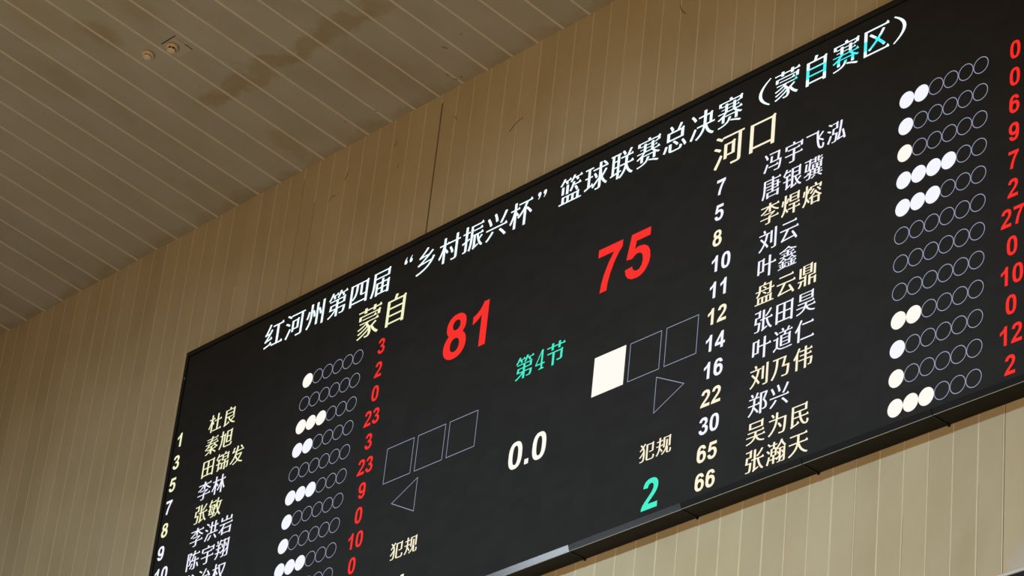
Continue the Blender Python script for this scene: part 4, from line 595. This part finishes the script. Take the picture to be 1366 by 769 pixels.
    '郑': [[599, -68, 704, -67, 705, 728, 852, 727, 852, 703, 742, 447, 802, 387, 842, 325, 860, 277, 864, 245, 864, 179, 860, 159, 850, 139, 831, 124, 805, 116, 727, 116, 736, 67, 837, 66, 891, 76, 921, 90, 944, 113, 958, 139, 968, 179, 970, 207, 964, 257, 946, 311, 908, 373, 844, 441, 844, 467, 920, 623, 974, 747, 931, 778, 598, 775, 597, 376, 588, 379, 553, 432, 491, 376, 376, 377, 382, 591, 576, 593, 575, 638, 458, 639, 458, 665, 530, 801, 527, 806, 467, 822, 433, 822, 398, 733, 349, 638, 68, 637, 69, 592, 276, 591, 276, 427, 271, 376, 34, 375, 35, 330, 260, 329, 260, 305, 242, 241, 224, 195, 190, 131, 146, 69, 85, 6, 42, -29, 83, -66, 117, -66, 196, 5, 254, 73, 298, 141, 321, 190, 414, 95, 491, -2, 525, -2, 568, 37, 484, 135, 354, 259, 354, 283, 367, 330, 597, 330], [207, 670, 243, 670, 291, 694, 294, 699, 268, 749, 218, 819, 181, 820, 137, 802, 136, 797, 172, 743]],
    '吴': [[63, -70, 95, -70, 227, -42, 307, -16, 387, 24, 446, 73, 488, 129, 501, 158, 520, 119, 564, 63, 627, 12, 705, -26, 787, -50, 891, -68, 927, -68, 953, -22, 881, -14, 817, 0, 723, 34, 669, 68, 622, 115, 590, 167, 591, 192, 959, 192, 960, 233, 948, 237, 909, 296, 839, 234, 534, 235, 534, 271, 549, 366, 903, 366, 904, 409, 892, 413, 853, 472, 783, 410, 103, 410, 103, 366, 439, 366, 440, 337, 423, 234, 38, 233, 39, 192, 402, 191, 402, 165, 382, 129, 331, 72, 283, 40, 223, 14, 133, -12, 45, -26, 42, -31], [149, 526, 845, 526, 846, 761, 866, 791, 811, 828, 743, 784, 149, 784], [255, 572, 255, 740, 738, 739, 737, 572]],
    '为': [[625, -58, 763, -58, 807, -48, 827, -36, 848, -15, 872, 37, 890, 139, 904, 305, 916, 585, 501, 586, 502, 825, 395, 826, 394, 649, 392, 589, 389, 586, 66, 585, 67, 536, 381, 536, 382, 503, 366, 421, 336, 327, 290, 233, 234, 151, 182, 95, 141, 54, 54, -11, 99, -54, 131, -54, 241, 32, 334, 133, 396, 227, 444, 331, 476, 439, 493, 536, 803, 536, 804, 473, 794, 285, 782, 145, 766, 51, 746, 9, 725, -6, 559, -2, 573, -56], [619, 186, 653, 186, 706, 215, 658, 289, 577, 390, 545, 390, 497, 366, 558, 285], [251, 644, 285, 644, 337, 670, 326, 693, 302, 729, 241, 800, 209, 800, 163, 780, 160, 777, 206, 719]],
    '民': [[91, -72, 127, -72, 207, -40, 486, 43, 482, 89, 468, 93, 429, 152, 352, 83, 409, 78, 209, 22, 209, 286, 479, 286, 512, 193, 556, 107, 602, 43, 663, -14, 723, -46, 789, -58, 853, -54, 886, -37, 902, -19, 918, 15, 930, 63, 934, 105, 901, 120, 873, 140, 839, 140, 834, 71, 826, 29, 814, 5, 805, -2, 793, -2, 767, 8, 739, 24, 715, 46, 692, 69, 656, 119, 618, 191, 592, 257, 592, 285, 917, 286, 918, 331, 908, 333, 869, 394, 797, 332, 573, 332, 558, 403, 550, 477, 551, 510, 843, 510, 844, 753, 863, 784, 809, 820, 741, 776, 100, 775, 100, 39, 90, 5, 66, -21], [209, 332, 209, 510, 442, 509, 448, 437, 462, 361, 461, 332], [209, 556, 209, 730, 736, 729, 735, 556]],
    '瀚': [[563, -62, 669, -60, 705, -52, 725, -42, 734, -29, 740, -5, 740, 61, 771, 62, 853, 144, 854, -17, 843, -26, 755, -26, 764, -61, 871, -60, 917, -50, 929, -42, 940, -27, 944, -11, 944, 503, 940, 505, 940, 529, 970, 565, 937, 590, 878, 649, 836, 705, 796, 775, 798, 815, 751, 830, 715, 830, 712, 827, 680, 747, 630, 667, 567, 598, 525, 566, 436, 567, 436, 675, 547, 676, 548, 713, 437, 714, 435, 810, 339, 810, 337, 714, 221, 714, 131, 802, 93, 800, 64, 775, 120, 721, 169, 660, 201, 660, 219, 676, 338, 675, 338, 567, 232, 565, 232, 263, 338, 261, 338, 153, 207, 152, 206, 183, 222, 243, 169, 274, 137, 274, 92, 111, 46, -25, 103, -54, 138, -53, 201, 162, 203, 110, 338, 109, 339, -50, 436, -49, 437, 110, 509, 110, 510, 101, 541, 58, 575, 58, 649, 130, 648, -23, 635, -28, 557, -28], [741, 122, 740, 467, 853, 468, 853, 322, 811, 388, 773, 388, 748, 377, 776, 333, 806, 269, 809, 266, 843, 266, 854, 271, 854, 223], [561, 130, 559, 152, 436, 153, 436, 261, 536, 263, 537, 540, 548, 529, 548, 505, 542, 503, 543, 468, 650, 467, 649, 318, 605, 388, 569, 388, 542, 375, 572, 327, 602, 263, 605, 260, 639, 260, 650, 265, 650, 211], [325, 296, 325, 400, 442, 399, 441, 296], [139, 392, 173, 392, 210, 425, 157, 482, 99, 532, 63, 532, 32, 505, 96, 443], [325, 430, 325, 532, 442, 531, 441, 430], [597, 504, 596, 529, 637, 562, 690, 617, 734, 679, 747, 704, 768, 669, 806, 619, 853, 568, 898, 529, 897, 504]],
    '天': [[75, -66, 109, -66, 167, -38, 227, -8, 315, 50, 398, 127, 448, 189, 488, 259, 503, 298, 530, 241, 582, 161, 644, 89, 711, 32, 807, -28, 895, -64, 931, -64, 934, -61, 954, -29, 966, -17, 889, 12, 801, 62, 712, 139, 660, 199, 612, 275, 572, 363, 572, 389, 951, 390, 952, 441, 942, 443, 903, 504, 831, 442, 544, 443, 548, 699, 909, 700, 910, 749, 901, 750, 896, 755, 859, 812, 787, 750, 86, 749, 87, 700, 437, 700, 438, 539, 431, 442, 50, 441, 51, 390, 418, 389, 418, 365, 396, 299, 358, 225, 308, 159, 229, 86, 145, 30, 42, -19]],
    '节': [[345, -66, 454, -65, 454, 425, 755, 426, 756, 141, 752, 129, 735, 122, 581, 122, 580, 117, 593, 70, 747, 70, 819, 80, 844, 95, 856, 111, 864, 135, 864, 451, 882, 479, 877, 486, 829, 518, 761, 474, 82, 473, 83, 426, 344, 425], [273, 552, 382, 553, 383, 668, 617, 668, 618, 553, 727, 552, 729, 668, 961, 668, 962, 713, 953, 714, 948, 719, 913, 774, 847, 714, 729, 714, 727, 828, 618, 827, 617, 714, 383, 714, 382, 827, 273, 828, 271, 714, 38, 713, 39, 668, 271, 668]],
    '犯': [[127, -68, 191, -68, 251, -62, 287, -50, 318, -23, 346, 35, 364, 117, 372, 199, 372, 379, 362, 463, 348, 519, 336, 559, 300, 635, 300, 659, 368, 733, 408, 789, 359, 824, 327, 824, 282, 761, 243, 716, 197, 766, 129, 822, 95, 822, 58, 791, 128, 727, 170, 677, 174, 671, 174, 645, 107, 586, 34, 533, 71, 496, 105, 496, 175, 546, 221, 586, 240, 543, 256, 477, 256, 449, 200, 369, 156, 319, 87, 254, 28, 213, 65, 166, 97, 166, 145, 202, 195, 248, 268, 327, 266, 183, 260, 113, 246, 43, 228, 5, 215, -8, 201, -14, 167, -18, 67, -16, 79, -66], [591, -62, 843, -62, 891, -56, 923, -42, 938, -27, 950, -13, 964, 19, 976, 71, 982, 125, 951, 136, 915, 156, 880, 155, 876, 85, 866, 31, 854, 7, 831, -10, 591, -10, 569, 0, 558, 21, 556, 701, 810, 701, 810, 389, 806, 377, 793, 372, 640, 371, 655, 322, 811, 324, 873, 334, 896, 347, 908, 363, 914, 381, 916, 729, 934, 757, 881, 794, 813, 750, 448, 749, 450, 31, 462, -9, 474, -27, 489, -40, 505, -50, 537, -58]],
    '规': [[399, -66, 433, -66, 441, -62, 501, -26, 553, 14, 614, 75, 650, 123, 669, 158, 670, 31, 674, -1, 691, -30, 719, -44, 761, -48, 891, -46, 909, -44, 933, -32, 954, -3, 964, 29, 974, 125, 947, 134, 915, 154, 882, 153, 876, 43, 872, 19, 862, -3, 839, -12, 803, -12, 779, -6, 770, 7, 768, 277, 724, 279, 724, 315, 734, 373, 738, 437, 737, 628, 636, 627, 634, 369, 620, 277, 610, 247, 586, 185, 540, 111, 461, 32, 368, -27], [73, -56, 107, -56, 170, 11, 218, 89, 248, 161, 263, 218, 306, 167, 367, 80, 399, 80, 440, 123, 376, 203, 286, 303, 286, 345, 291, 382, 444, 383, 444, 429, 435, 430, 430, 435, 407, 472, 367, 430, 294, 431, 296, 615, 432, 617, 432, 661, 423, 662, 418, 667, 397, 702, 361, 662, 296, 663, 295, 818, 192, 817, 191, 662, 48, 661, 49, 616, 192, 615, 192, 431, 26, 429, 27, 382, 188, 381, 180, 283, 168, 221, 148, 155, 116, 85, 76, 27, 34, -15], [461, 270, 564, 271, 565, 736, 808, 735, 808, 271, 914, 271, 914, 755, 932, 783, 931, 788, 877, 822, 811, 778, 460, 777]],
    '2': [[25, 0, 35, 60, 62, 118, 110, 180, 185, 255, 260, 330, 315, 392, 348, 445, 360, 490, 362, 520, 353, 560, 325, 592, 280, 603, 235, 593, 203, 562, 190, 505, 53, 519, 70, 600, 115, 665, 185, 706, 280, 721, 375, 708, 445, 665, 487, 600, 500, 525, 490, 455, 460, 390, 410, 325, 335, 250, 270, 190, 235, 150, 222, 128, 504, 128, 504, 0]],
    '3': [[38, 190, 171, 206, 185, 155, 220, 115, 270, 102, 320, 115, 357, 155, 370, 212, 358, 265, 325, 302, 280, 315, 205, 302, 220, 414, 275, 422, 318, 447, 342, 487, 345, 528, 335, 567, 305, 595, 262, 604, 220, 595, 190, 568, 174, 518, 47, 540, 70, 620, 115, 676, 180, 710, 268, 721, 360, 707, 430, 663, 470, 600, 478, 535, 465, 475, 430, 420, 375, 380, 440, 355, 485, 305, 510, 240, 512, 190, 500, 125, 460, 60, 390, 10, 300, -12, 270, -12, 180, 2, 110, 42, 60, 105]],
    '5': [[44, 184, 181, 198, 193, 155, 225, 118, 275, 101, 325, 115, 362, 158, 378, 240, 365, 315, 330, 358, 275, 375, 225, 365, 165, 319, 54, 335, 124, 706, 486, 706, 486, 578, 228, 578, 207, 457, 250, 473, 300, 478, 390, 460, 460, 410, 505, 335, 518, 240, 505, 155, 460, 75, 410, 25, 345, -5, 275, -12, 180, 0, 110, 40, 65, 100]],
    '8': [[251, -12, 305, -12, 345, -6, 385, 6, 435, 34, 472, 69, 490, 95, 510, 141, 518, 185, 516, 247, 504, 293, 490, 321, 472, 347, 443, 376, 424, 389, 442, 407, 462, 435, 480, 479, 484, 501, 484, 559, 472, 605, 462, 625, 442, 653, 409, 682, 367, 704, 341, 712, 303, 718, 237, 716, 201, 708, 175, 698, 129, 668, 114, 653, 94, 625, 84, 605, 74, 571, 72, 501, 76, 479, 94, 435, 114, 407, 132, 389, 113, 376, 84, 347, 66, 321, 46, 275, 38, 231, 38, 185, 46, 141, 66, 95, 84, 69, 121, 34, 171, 6, 211, -6], [263, 100, 229, 112, 198, 143, 186, 169, 182, 187, 182, 237, 186, 255, 198, 281, 223, 308, 253, 322, 293, 324, 327, 312, 358, 281, 370, 255, 374, 237, 374, 187, 370, 169, 358, 143, 333, 116, 303, 102], [265, 454, 235, 464, 214, 483, 200, 513, 198, 551, 202, 569, 210, 585, 235, 610, 265, 620, 291, 620, 321, 610, 342, 591, 356, 561, 358, 523, 354, 505, 346, 489, 321, 464, 291, 454]],
    '6': [[255, -12, 305, -12, 351, -4, 403, 18, 439, 44, 476, 87, 496, 125, 510, 169, 516, 211, 514, 283, 500, 339, 482, 377, 466, 401, 427, 440, 379, 468, 323, 484, 255, 486, 217, 480, 188, 471, 200, 529, 220, 577, 243, 602, 261, 610, 295, 610, 315, 600, 336, 575, 353, 536, 496, 537, 488, 567, 470, 609, 456, 633, 432, 663, 411, 682, 373, 704, 343, 714, 319, 718, 237, 718, 213, 714, 177, 702, 139, 678, 102, 637, 74, 585, 56, 529, 44, 455, 44, 211, 50, 169, 64, 125, 94, 73, 121, 44, 147, 22, 169, 8, 199, -4, 201, 0, 217, -6], [271, 102, 251, 108, 235, 118, 220, 133, 206, 155, 192, 211, 192, 265, 196, 285, 208, 317, 220, 335, 235, 350, 263, 364, 297, 366, 317, 360, 333, 350, 348, 335, 362, 313, 376, 265, 376, 203, 372, 183, 360, 151, 348, 133, 333, 118, 305, 104]],
    '9': [[301, 718, 251, 718, 205, 710, 153, 688, 117, 662, 80, 619, 60, 581, 46, 537, 40, 495, 42, 423, 56, 367, 74, 329, 90, 305, 129, 266, 177, 238, 233, 222, 301, 220, 339, 226, 368, 235, 356, 177, 336, 129, 313, 104, 295, 96, 261, 96, 241, 106, 220, 131, 203, 170, 60, 169, 68, 139, 86, 97, 100, 73, 124, 43, 145, 24, 183, 2, 213, -8, 237, -12, 319, -12, 343, -8, 379, 4, 417, 28, 454, 69, 482, 121, 500, 177, 512, 251, 512, 495, 506, 537, 492, 581, 462, 633, 435, 662, 409, 684, 387, 698, 357, 710, 355, 706, 339, 712], [285, 604, 305, 598, 321, 588, 336, 573, 350, 551, 364, 495, 364, 441, 360, 421, 348, 389, 336, 371, 321, 356, 293, 342, 259, 340, 239, 346, 223, 356, 208, 371, 194, 393, 180, 441, 180, 503, 184, 523, 196, 555, 208, 573, 223, 588, 251, 602]],
    '0': [[237, -12, 319, -12, 343, -8, 393, 12, 425, 36, 456, 73, 482, 123, 498, 173, 510, 241, 514, 295, 512, 443, 502, 515, 482, 583, 456, 633, 432, 663, 411, 682, 363, 708, 319, 718, 237, 718, 213, 714, 177, 702, 139, 678, 102, 637, 80, 599, 58, 537, 46, 473, 42, 431, 42, 275, 50, 207, 70, 131, 86, 95, 102, 69, 139, 28, 177, 4, 205, -6], [261, 96, 243, 104, 224, 123, 208, 153, 196, 191, 186, 251, 182, 313, 184, 433, 196, 515, 208, 553, 220, 577, 243, 602, 255, 608, 295, 610, 315, 600, 332, 581, 346, 555, 358, 519, 366, 479, 372, 417, 372, 289, 366, 227, 358, 187, 350, 161, 336, 131, 315, 106, 301, 98]],
    '1': [[393, 0, 256, 0, 256, 517, 200, 465, 140, 430, 79, 407, 79, 532, 150, 562, 210, 606, 255, 660, 282, 720, 393, 720]],
    '4': [[311, 0, 311, 144, 17, 144, 17, 264, 329, 718, 445, 718, 445, 264, 536, 264, 536, 144, 445, 144, 445, 0], [311, 264, 311, 508, 146, 264]],
    '7': [[43, 579, 43, 706, 511, 706, 511, 606, 440, 520, 370, 400, 310, 250, 275, 110, 264, 0, 132, 0, 150, 140, 190, 280, 250, 420, 346, 579]],
    '.': [[72, 0, 209, 0, 209, 137, 72, 137]],
    '（': [[920, -60, 776, 28, 664, 116, 584, 204, 536, 292, 520, 380, 536, 468, 584, 556, 664, 644, 776, 732, 920, 820, 960, 800, 843, 716, 752, 632, 687, 548, 648, 464, 635, 380, 648, 296, 687, 212, 752, 128, 843, 44, 960, -40]],
    '）': [[40, -40, 157, 44, 248, 128, 313, 212, 352, 296, 365, 380, 352, 464, 313, 548, 248, 632, 157, 716, 40, 800, 80, 820, 224, 732, 336, 644, 416, 556, 464, 468, 480, 380, 464, 292, 416, 204, 336, 116, 224, 28, 80, -60]],
    '“': [[500, 620, 500, 690, 535, 770, 600, 835, 615, 820, 585, 770, 575, 730, 620, 710, 635, 665, 620, 620, 585, 595, 535, 595], [740, 620, 740, 690, 775, 770, 840, 835, 855, 820, 825, 770, 815, 730, 860, 710, 875, 665, 860, 620, 825, 595, 775, 595]],
    '”': [[260, 790, 260, 720, 225, 640, 160, 575, 145, 590, 175, 640, 185, 680, 140, 700, 125, 745, 140, 790, 175, 815, 225, 815], [500, 790, 500, 720, 465, 640, 400, 575, 385, 590, 415, 640, 425, 680, 380, 700, 365, 745, 380, 790, 415, 815, 465, 815]],
    '④': [[300, 770, 385, 770, 385, 235, 500, 235, 500, 185, 385, 185, 385, 45, 470, 20, 470, -10, 200, -10, 200, 20, 295, 45, 295, 185, 20, 185, 20, 235], [295, 235, 295, 660, 75, 235]],
}
for key in GLYPHS:
    GLYPHS[key] = [[(c[i] / 1000.0, c[i + 1] / 1000.0) for i in range(0, len(c), 2)] for c in GLYPHS[key]]
TY = -DEP + 0.0015                 # the lit pixels sit just proud of the screen's black face


def loops_mesh(name, loops, mats, parent=screen):
    """filled shape (with holes) from closed loops in board u, v -> flat mesh on the screen"""
    cu = bpy.data.curves.new(name, 'CURVE')
    cu.dimensions = '2D'
    cu.fill_mode = 'FRONT'
    for lp in loops:
        sp = cu.splines.new('POLY')
        sp.points.add(len(lp) - 1)
        for p, (u, v) in zip(sp.points, lp):
            p.co = (u, v, 0, 1)
        sp.use_cyclic_u = True
    tmp = bpy.data.objects.new(name, cu)
    COL.objects.link(tmp)
    dg = bpy.context.evaluated_depsgraph_get()
    me = bpy.data.meshes.new_from_object(tmp.evaluated_get(dg))
    bpy.data.objects.remove(tmp)
    bpy.data.curves.remove(cu)
    bm = bmesh.new()
    bm.from_mesh(me)
    bpy.data.meshes.remove(me)
    for v in bm.verts:
        u, w = v.co.x, v.co.y
        v.co = (u, TY + 0.008, w + BH)
    bm.normal_update()
    for f in bm.faces:
        if f.normal.y > 0:
            f.normal_flip()
    me = bpy.data.meshes.new(name)
    bm.to_mesh(me)
    bm.free()
    me.materials.clear()
    return link(name, me, parent, mats)


def han(text, u, vc, em, pitch=None, sx=0.94, sy=0.94):
    """loops of a run of square characters: first cell starts at u, vertical centre vc"""
    pitch = pitch or em
    out = []
    for i, ch in enumerate(text):
        if ch == ' ':
            continue
        c0 = u + pitch * (i + 0.5)
        for lp in GLYPHS[ch]:
            out.append([(c0 + (x - 0.5) * em * sx, vc + (y - 0.38) * em * sy) for x, y in lp])
    return out


def digits(text, u, base, em, sx=1.0, align='l'):
    adv = {'.': 0.278}
    wd = sum(adv.get(c, 0.556) for c in text) * em * sx
    if align == 'c':
        u -= wd / 2
    out = []
    for ch in text:
        for lp in GLYPHS[ch]:
            out.append([(u + x * em * sx, base + y * em) for x, y in lp])
        u += adv.get(ch, 0.556) * em * sx
    return out


WHITE = led('led_white', (0.86, 0.87, 1.0), 1.05)
ICE = led('led_icy_white', (0.80, 0.95, 1.0), 1.2, (6.79, 7.64, BH - 0.305, BH - 0.228, (0.06, 0.78, 0.80)))
CREAM = led('led_cream', (1.0, 0.90, 0.66), 1.0)
CREAM_L = led('led_pale_yellow', (0.93, 0.92, 0.58), 1.0)
WARM = led('led_warm_white', (1.0, 0.97, 0.89), 0.98)
RED = led('led_red', (1.0, 0.017, 0.011), 0.93)
GREEN = led('led_turquoise', (0.05, 0.86, 0.58), 1.0)
LINE = led('led_thin_blue_white', (0.50, 0.54, 0.74), 0.62)

loops_mesh('title_text', han('红河州第四届“乡村振兴杯”篮球联赛总决赛（蒙自赛区）', 1.0715, -0.247, 0.263), (ICE,))
loops_mesh('team_name', han('蒙自', 2.275, -0.560, 0.313), (CREAM_L,))
loops_mesh('team_name', han('河口', 6.055, -0.558, 0.313), (CREAM,))
loops_mesh('score_number', digits('81', 3.362, -1.246, 0.515), (RED,))
loops_mesh('score_number', digits('75', 4.970, -1.262, 0.515), (RED,))
loops_mesh('period_text', han('第', 4.213, -1.594, 0.212) + han('④', 4.427, -1.594, 0.212) + han('节', 4.533, -1.594, 0.212), (GREEN,))
loops_mesh('clock_digits', digits('0.0', 4.245, -2.393, 0.29), (WARM,))
loops_mesh('foul_heading', han('犯规', 3.055, -2.673, 0.156), (CREAM,))
loops_mesh('foul_heading', han('犯规', 5.575, -2.678, 0.156), (CREAM,))
loops_mesh('foul_count', digits('1', 3.130, -3.110, 0.31), (CREAM,))
loops_mesh('foul_count', digits('2', 5.632, -3.110, 0.31), (GREEN,))

ROW0, ROWD = -0.842, -0.20127
W_, C_ = 'w', 'c'
left_rows = [('1', '杜良', 1, '3', C_), ('3', '秦旭', 0, '2', C_), ('5', '田锦发', 3, '0', C_), ('7', '李林', 2, '23', W_), ('8', '张敏', 0, '3', C_),
             ('9', '李洪岩', 3, '23', W_), ('10', '陈宇翔', 1, '9', W_), ('', '龙治权', 1, '0', W_), ('', '', 3, '10', W_), ('', '', 0, '0', W_)]
right_rows = [('7', '冯宇飞泓', 2, '0', W_), ('5', '唐银骥', 1, '0', W_), ('8', '李焊熔', 1, '6', C_), ('10', '刘云', 4, '9', W_), ('11', '叶鑫', 3, '7', W_),
              ('12', '盘云鼎', 0, '2', C_), ('14', '张田昊', 0, '27', W_), ('16', '叶道仁', 0, '0', W_), ('22', '刘乃伟', 2, '10', C_),
              ('30', '郑兴', 1, '0', W_), ('65', '吴为民', 1, '12', C_), ('66', '张瀚天', 3, '2', C_)]


def ring(cu_, cv_, r, w, n=40):
    o = [(cu_ + r * math.cos(6.283185 * i / n), cv_ + r * math.sin(6.283185 * i / n)) for i in range(n)]
    if w is None:
        return [o]
    return [o, [(cu_ + (r - w) * math.cos(6.283185 * i / n), cv_ + (r - w) * math.sin(6.283185 * i / n)) for i in range(n)][::-1]]


def join_loops(name, groups, parent=screen):
    """one mesh from several (loops, material) groups"""
    first = None
    bm = bmesh.new()
    mats = []
    for i, (loops, mt) in enumerate(groups):
        for lp in loops:                                   # each lp = one filled figure (outer [+ hole])
            t = loops_mesh('tmp', lp, ())
            n0 = len(bm.faces)
            bm.from_mesh(t.data)
            bm.faces.ensure_lookup_table()
            for f in bm.faces[n0:]:
                f.material_index = i
            me = t.data
            bpy.data.objects.remove(t)
            bpy.data.meshes.remove(me)
        mats.append(mt)
    me = bpy.data.meshes.new(name)
    bm.to_mesh(me)
    bm.free()
    return link(name, me, parent, mats)


PITCH_C = 0.1210
for rows, un, uname, uc, ured, cream in ((left_rows, 0.066, 0.487, 1.750, 2.632, CREAM_L), (right_rows, 6.118, 6.548, 7.8015, 8.678, CREAM)):
    for i, (no, name, k, pts, colr) in enumerate(rows):
        v = ROW0 + ROWD * i
        mt = cream if colr == C_ else WHITE
        fill = WARM if colr == C_ else WHITE
        if no:
            loops_mesh('jersey_number', digits(no, un, v - 0.060, 0.172), (mt,))
        if name:
            loops_mesh('player_name', han(name, uname, v + 0.010, 0.187), (mt,))
        full = [ring(uc + PITCH_C * j, v, 0.0605, None) for j in range(k)]
        open_ = [ring(uc + PITCH_C * j, v, 0.0605, 0.0052) for j in range(k, 6)]
        groups = ([(full, fill)] if k else []) + [(open_, LINE)]
        join_loops('foul_circle_row', groups)
        loops_mesh('points_number', digits(pts, ured, v - 0.064, 0.180, 0.93, 'c'), (RED,))


def outline(loop, w):
    """closed polygon outline of width w drawn inward"""
    n = len(loop)
    ar = sum(loop[i][0] * loop[(i + 1) % n][1] - loop[(i + 1) % n][0] * loop[i][1] for i in range(n))
    sg = 1 if ar > 0 else -1
    inner = []
    for i in range(n):
        p, a, b = Vector(loop[i]), Vector(loop[i - 1]), Vector(loop[(i + 1) % n])
        d0, d1 = (p - a).normalized(), (b - p).normalized()
        n0, n1 = Vector((-d0.y, d0.x)) * sg, Vector((-d1.y, d1.x)) * sg
        q = (n0 + n1).normalized()
        inner.append(tuple(p + q * (w / max(0.3, q.dot(n0)))))
    return [loop, inner[::-1]]


def rect(u, v, w, h):
    return [(u, v), (u + w, v), (u + w, v - h), (u, v - h)]


for u in (2.871, 3.217, 3.5625):
    loops_mesh('timeout_square', outline(rect(u, -1.785, 0.304, 0.291), 0.0050), (LINE,))
loops_mesh('timeout_square', [rect(5.055, -1.778, 0.306, 0.303)], (WARM,))
for u in (5.402, 5.746):
    loops_mesh('timeout_square', outline(rect(u, -1.784, 0.300, 0.295), 0.0050), (LINE,))
loops_mesh('possession_arrow', outline([(3.272, -2.134), (2.998, -2.268), (3.272, -2.408)], 0.0050), (LINE,))
loops_mesh('possession_arrow', outline([(5.683, -2.131), (5.958, -2.270), (5.683, -2.408)], 0.0050), (LINE,))


# ------------------------------------------------------------------ fittings on the ceiling
CN = Vector((0, -math.sin(TILT), -math.cos(TILT)))         # down out of the ceiling
CS = Vector((0, -math.cos(TILT), math.sin(TILT)))          # along the ceiling, away from the wall


def on_ceiling(x, s, d=0.0):
    return Vector((x, 0, JUNCTION_Z)) + CS * s + CN * d


CROT = Matrix((Vector((1, 0, 0)), -CS, -CN)).transposed().to_4x4()   # local -z points down out of the ceiling


def lathe(prof, seg=40, a0=0.0, a1=360.0):
    bm = bmesh.new()
    rings = []
    for r, z in prof:
        if r < 1e-6:
            rings.append([bm.verts.new((0, 0, z))])
        else:
            rings.append([bm.verts.new((r * math.cos(6.283185 * i / seg), r * math.sin(6.283185 * i / seg), z)) for i in range(seg)])
    for a, b in zip(rings[:-1], rings[1:]):
        for i in range(seg):
            j = (i + 1) % seg
            if len(a) == 1 and len(b) == 1:
                continue
            if len(a) == 1:
                bm.faces.new([a[0], b[i], b[j]])
            elif len(b) == 1:
                bm.faces.new([a[i], b[0], a[j]])
            else:
                bm.faces.new([a[i], b[i], b[j], a[j]])
    for f in bm.faces:
        f.smooth = True
    bmesh.ops.recalc_face_normals(bm, faces=bm.faces)
    return bm


def smoke_detector(x, s, d, label, scale, slot_h):
    t = thing('smoke_detector', label, 'smoke detector', on_ceiling(x, s, d), 'smoke detectors on the ceiling')
    t.matrix_world = Matrix.Translation(on_ceiling(x, s, d)) @ CROT
    k = scale
    bm = lathe([(0, 0), (0.046 * k, 0), (0.050 * k, -0.004 * k), (0.0515 * k, -0.016 * k), (0.049 * k, -0.024 * k), (0.044 * k, -0.029 * k), (0, -0.029 * k)])
    link('base_ring', to_mesh(bm, 'base_ring'), t, (M['cream_plastic'],))
    bm = lathe([(0, -0.0285 * k), (0.034 * k, -0.0285 * k), (0.034 * k, -0.029 * k - slot_h), (0, -0.029 * k - slot_h)])
    link('sensing_chamber', to_mesh(bm, 'sensing_chamber'), t, (M['dark'],))
    h = -0.029 * k - slot_h
    bm = lathe([(0, h + 0.001), (0.0345 * k, h + 0.001), (0.035 * k, h - 0.001), (0.0315 * k, h - 0.006 * k), (0.026 * k, h - 0.0095 * k), (0, h - 0.0105 * k)])
    link('sensor_cap', to_mesh(bm, 'sensor_cap'), t, (M['cream_cap'],))
    for q in range(7):                                     # ribs between the smoke slots
        bm = bmesh.new()
        a = 6.283185 * (q + 0.35) / 7
        c, sn = math.cos(a), math.sin(a)
        w = 0.0045 * k
        r0, r1 = 0.031 * k, 0.0365 * k
        P = lambda r, o, z: (r * c - o * sn, r * sn + o * c, z)
        z0, z1 = h + 0.0005, -0.028 * k
        hexa(bm, [P(r1, -w, z0), P(r1, w, z0), P(r1, w, z1), P(r1, -w, z1), P(r0, -w, z0), P(r0, w, z0), P(r0, w, z1), P(r0, -w, z1)])
        bmesh.ops.recalc_face_normals(bm, faces=bm.faces)
        link('slot_rib', to_mesh(bm, 'slot_rib'), t, (M['cream_plastic'],))
    return t


smoke_detector(0.553, 1.745, 0.0045, 'round cream smoke detector fixed straight to a ceiling strip, left of the square plate', 1.0, 0.009)
smoke_detector(0.806, 1.690, 0.0105, 'round cream smoke detector with wide dark slots sitting on the square ceiling plate', 1.0, 0.018)

pl = thing('ceiling_plate', 'square ceiling cover plate with dark strips as shaded gaps at two edges, carrying a smoke detector', 'cover plate', on_ceiling(0.82, 1.66, 0.004))
pl.matrix_world = Matrix.Translation(on_ceiling(0.82, 1.66, 0.004)) @ CROT
bm = bmesh.new()
hexa(bm, [(-0.085, -0.091, -0.006), (0.085, -0.091, -0.006), (0.079, 0.092, -0.006), (-0.085, 0.092, -0.006),
          (-0.087, -0.091, 0.0), (0.085, -0.091, 0.0), (0.081, 0.094, 0.0), (-0.087, 0.094, 0.0)])
bmesh.ops.recalc_face_normals(bm, faces=bm.faces)
link('plate', to_mesh(bm, 'plate'), pl, (M['plate'],))
bm = bmesh.new()
box(bm, -0.075, 0.105, -0.0975, -0.0915, -0.0045, 0.0005)  # solid black strip painted in for the shade of a gap
link('gap_shade_strip', to_mesh(bm, 'gap_shade_strip'), pl, (M['dark'],))
bm = bmesh.new()
hexa(bm, [(0.0805, 0.02, -0.0045), (0.0865, 0.02, -0.0045), (0.0845, 0.095, -0.0045), (0.0790, 0.095, -0.0045),
          (0.0805, 0.02, 0.0005), (0.0865, 0.02, 0.0005), (0.0845, 0.095, 0.0005), (0.0790, 0.095, 0.0005)])
bmesh.ops.recalc_face_normals(bm, faces=bm.faces)
link('gap_shade_strip', to_mesh(bm, 'gap_shade_strip'), pl, (M['dark'],))
bpy.context.view_layer.update()
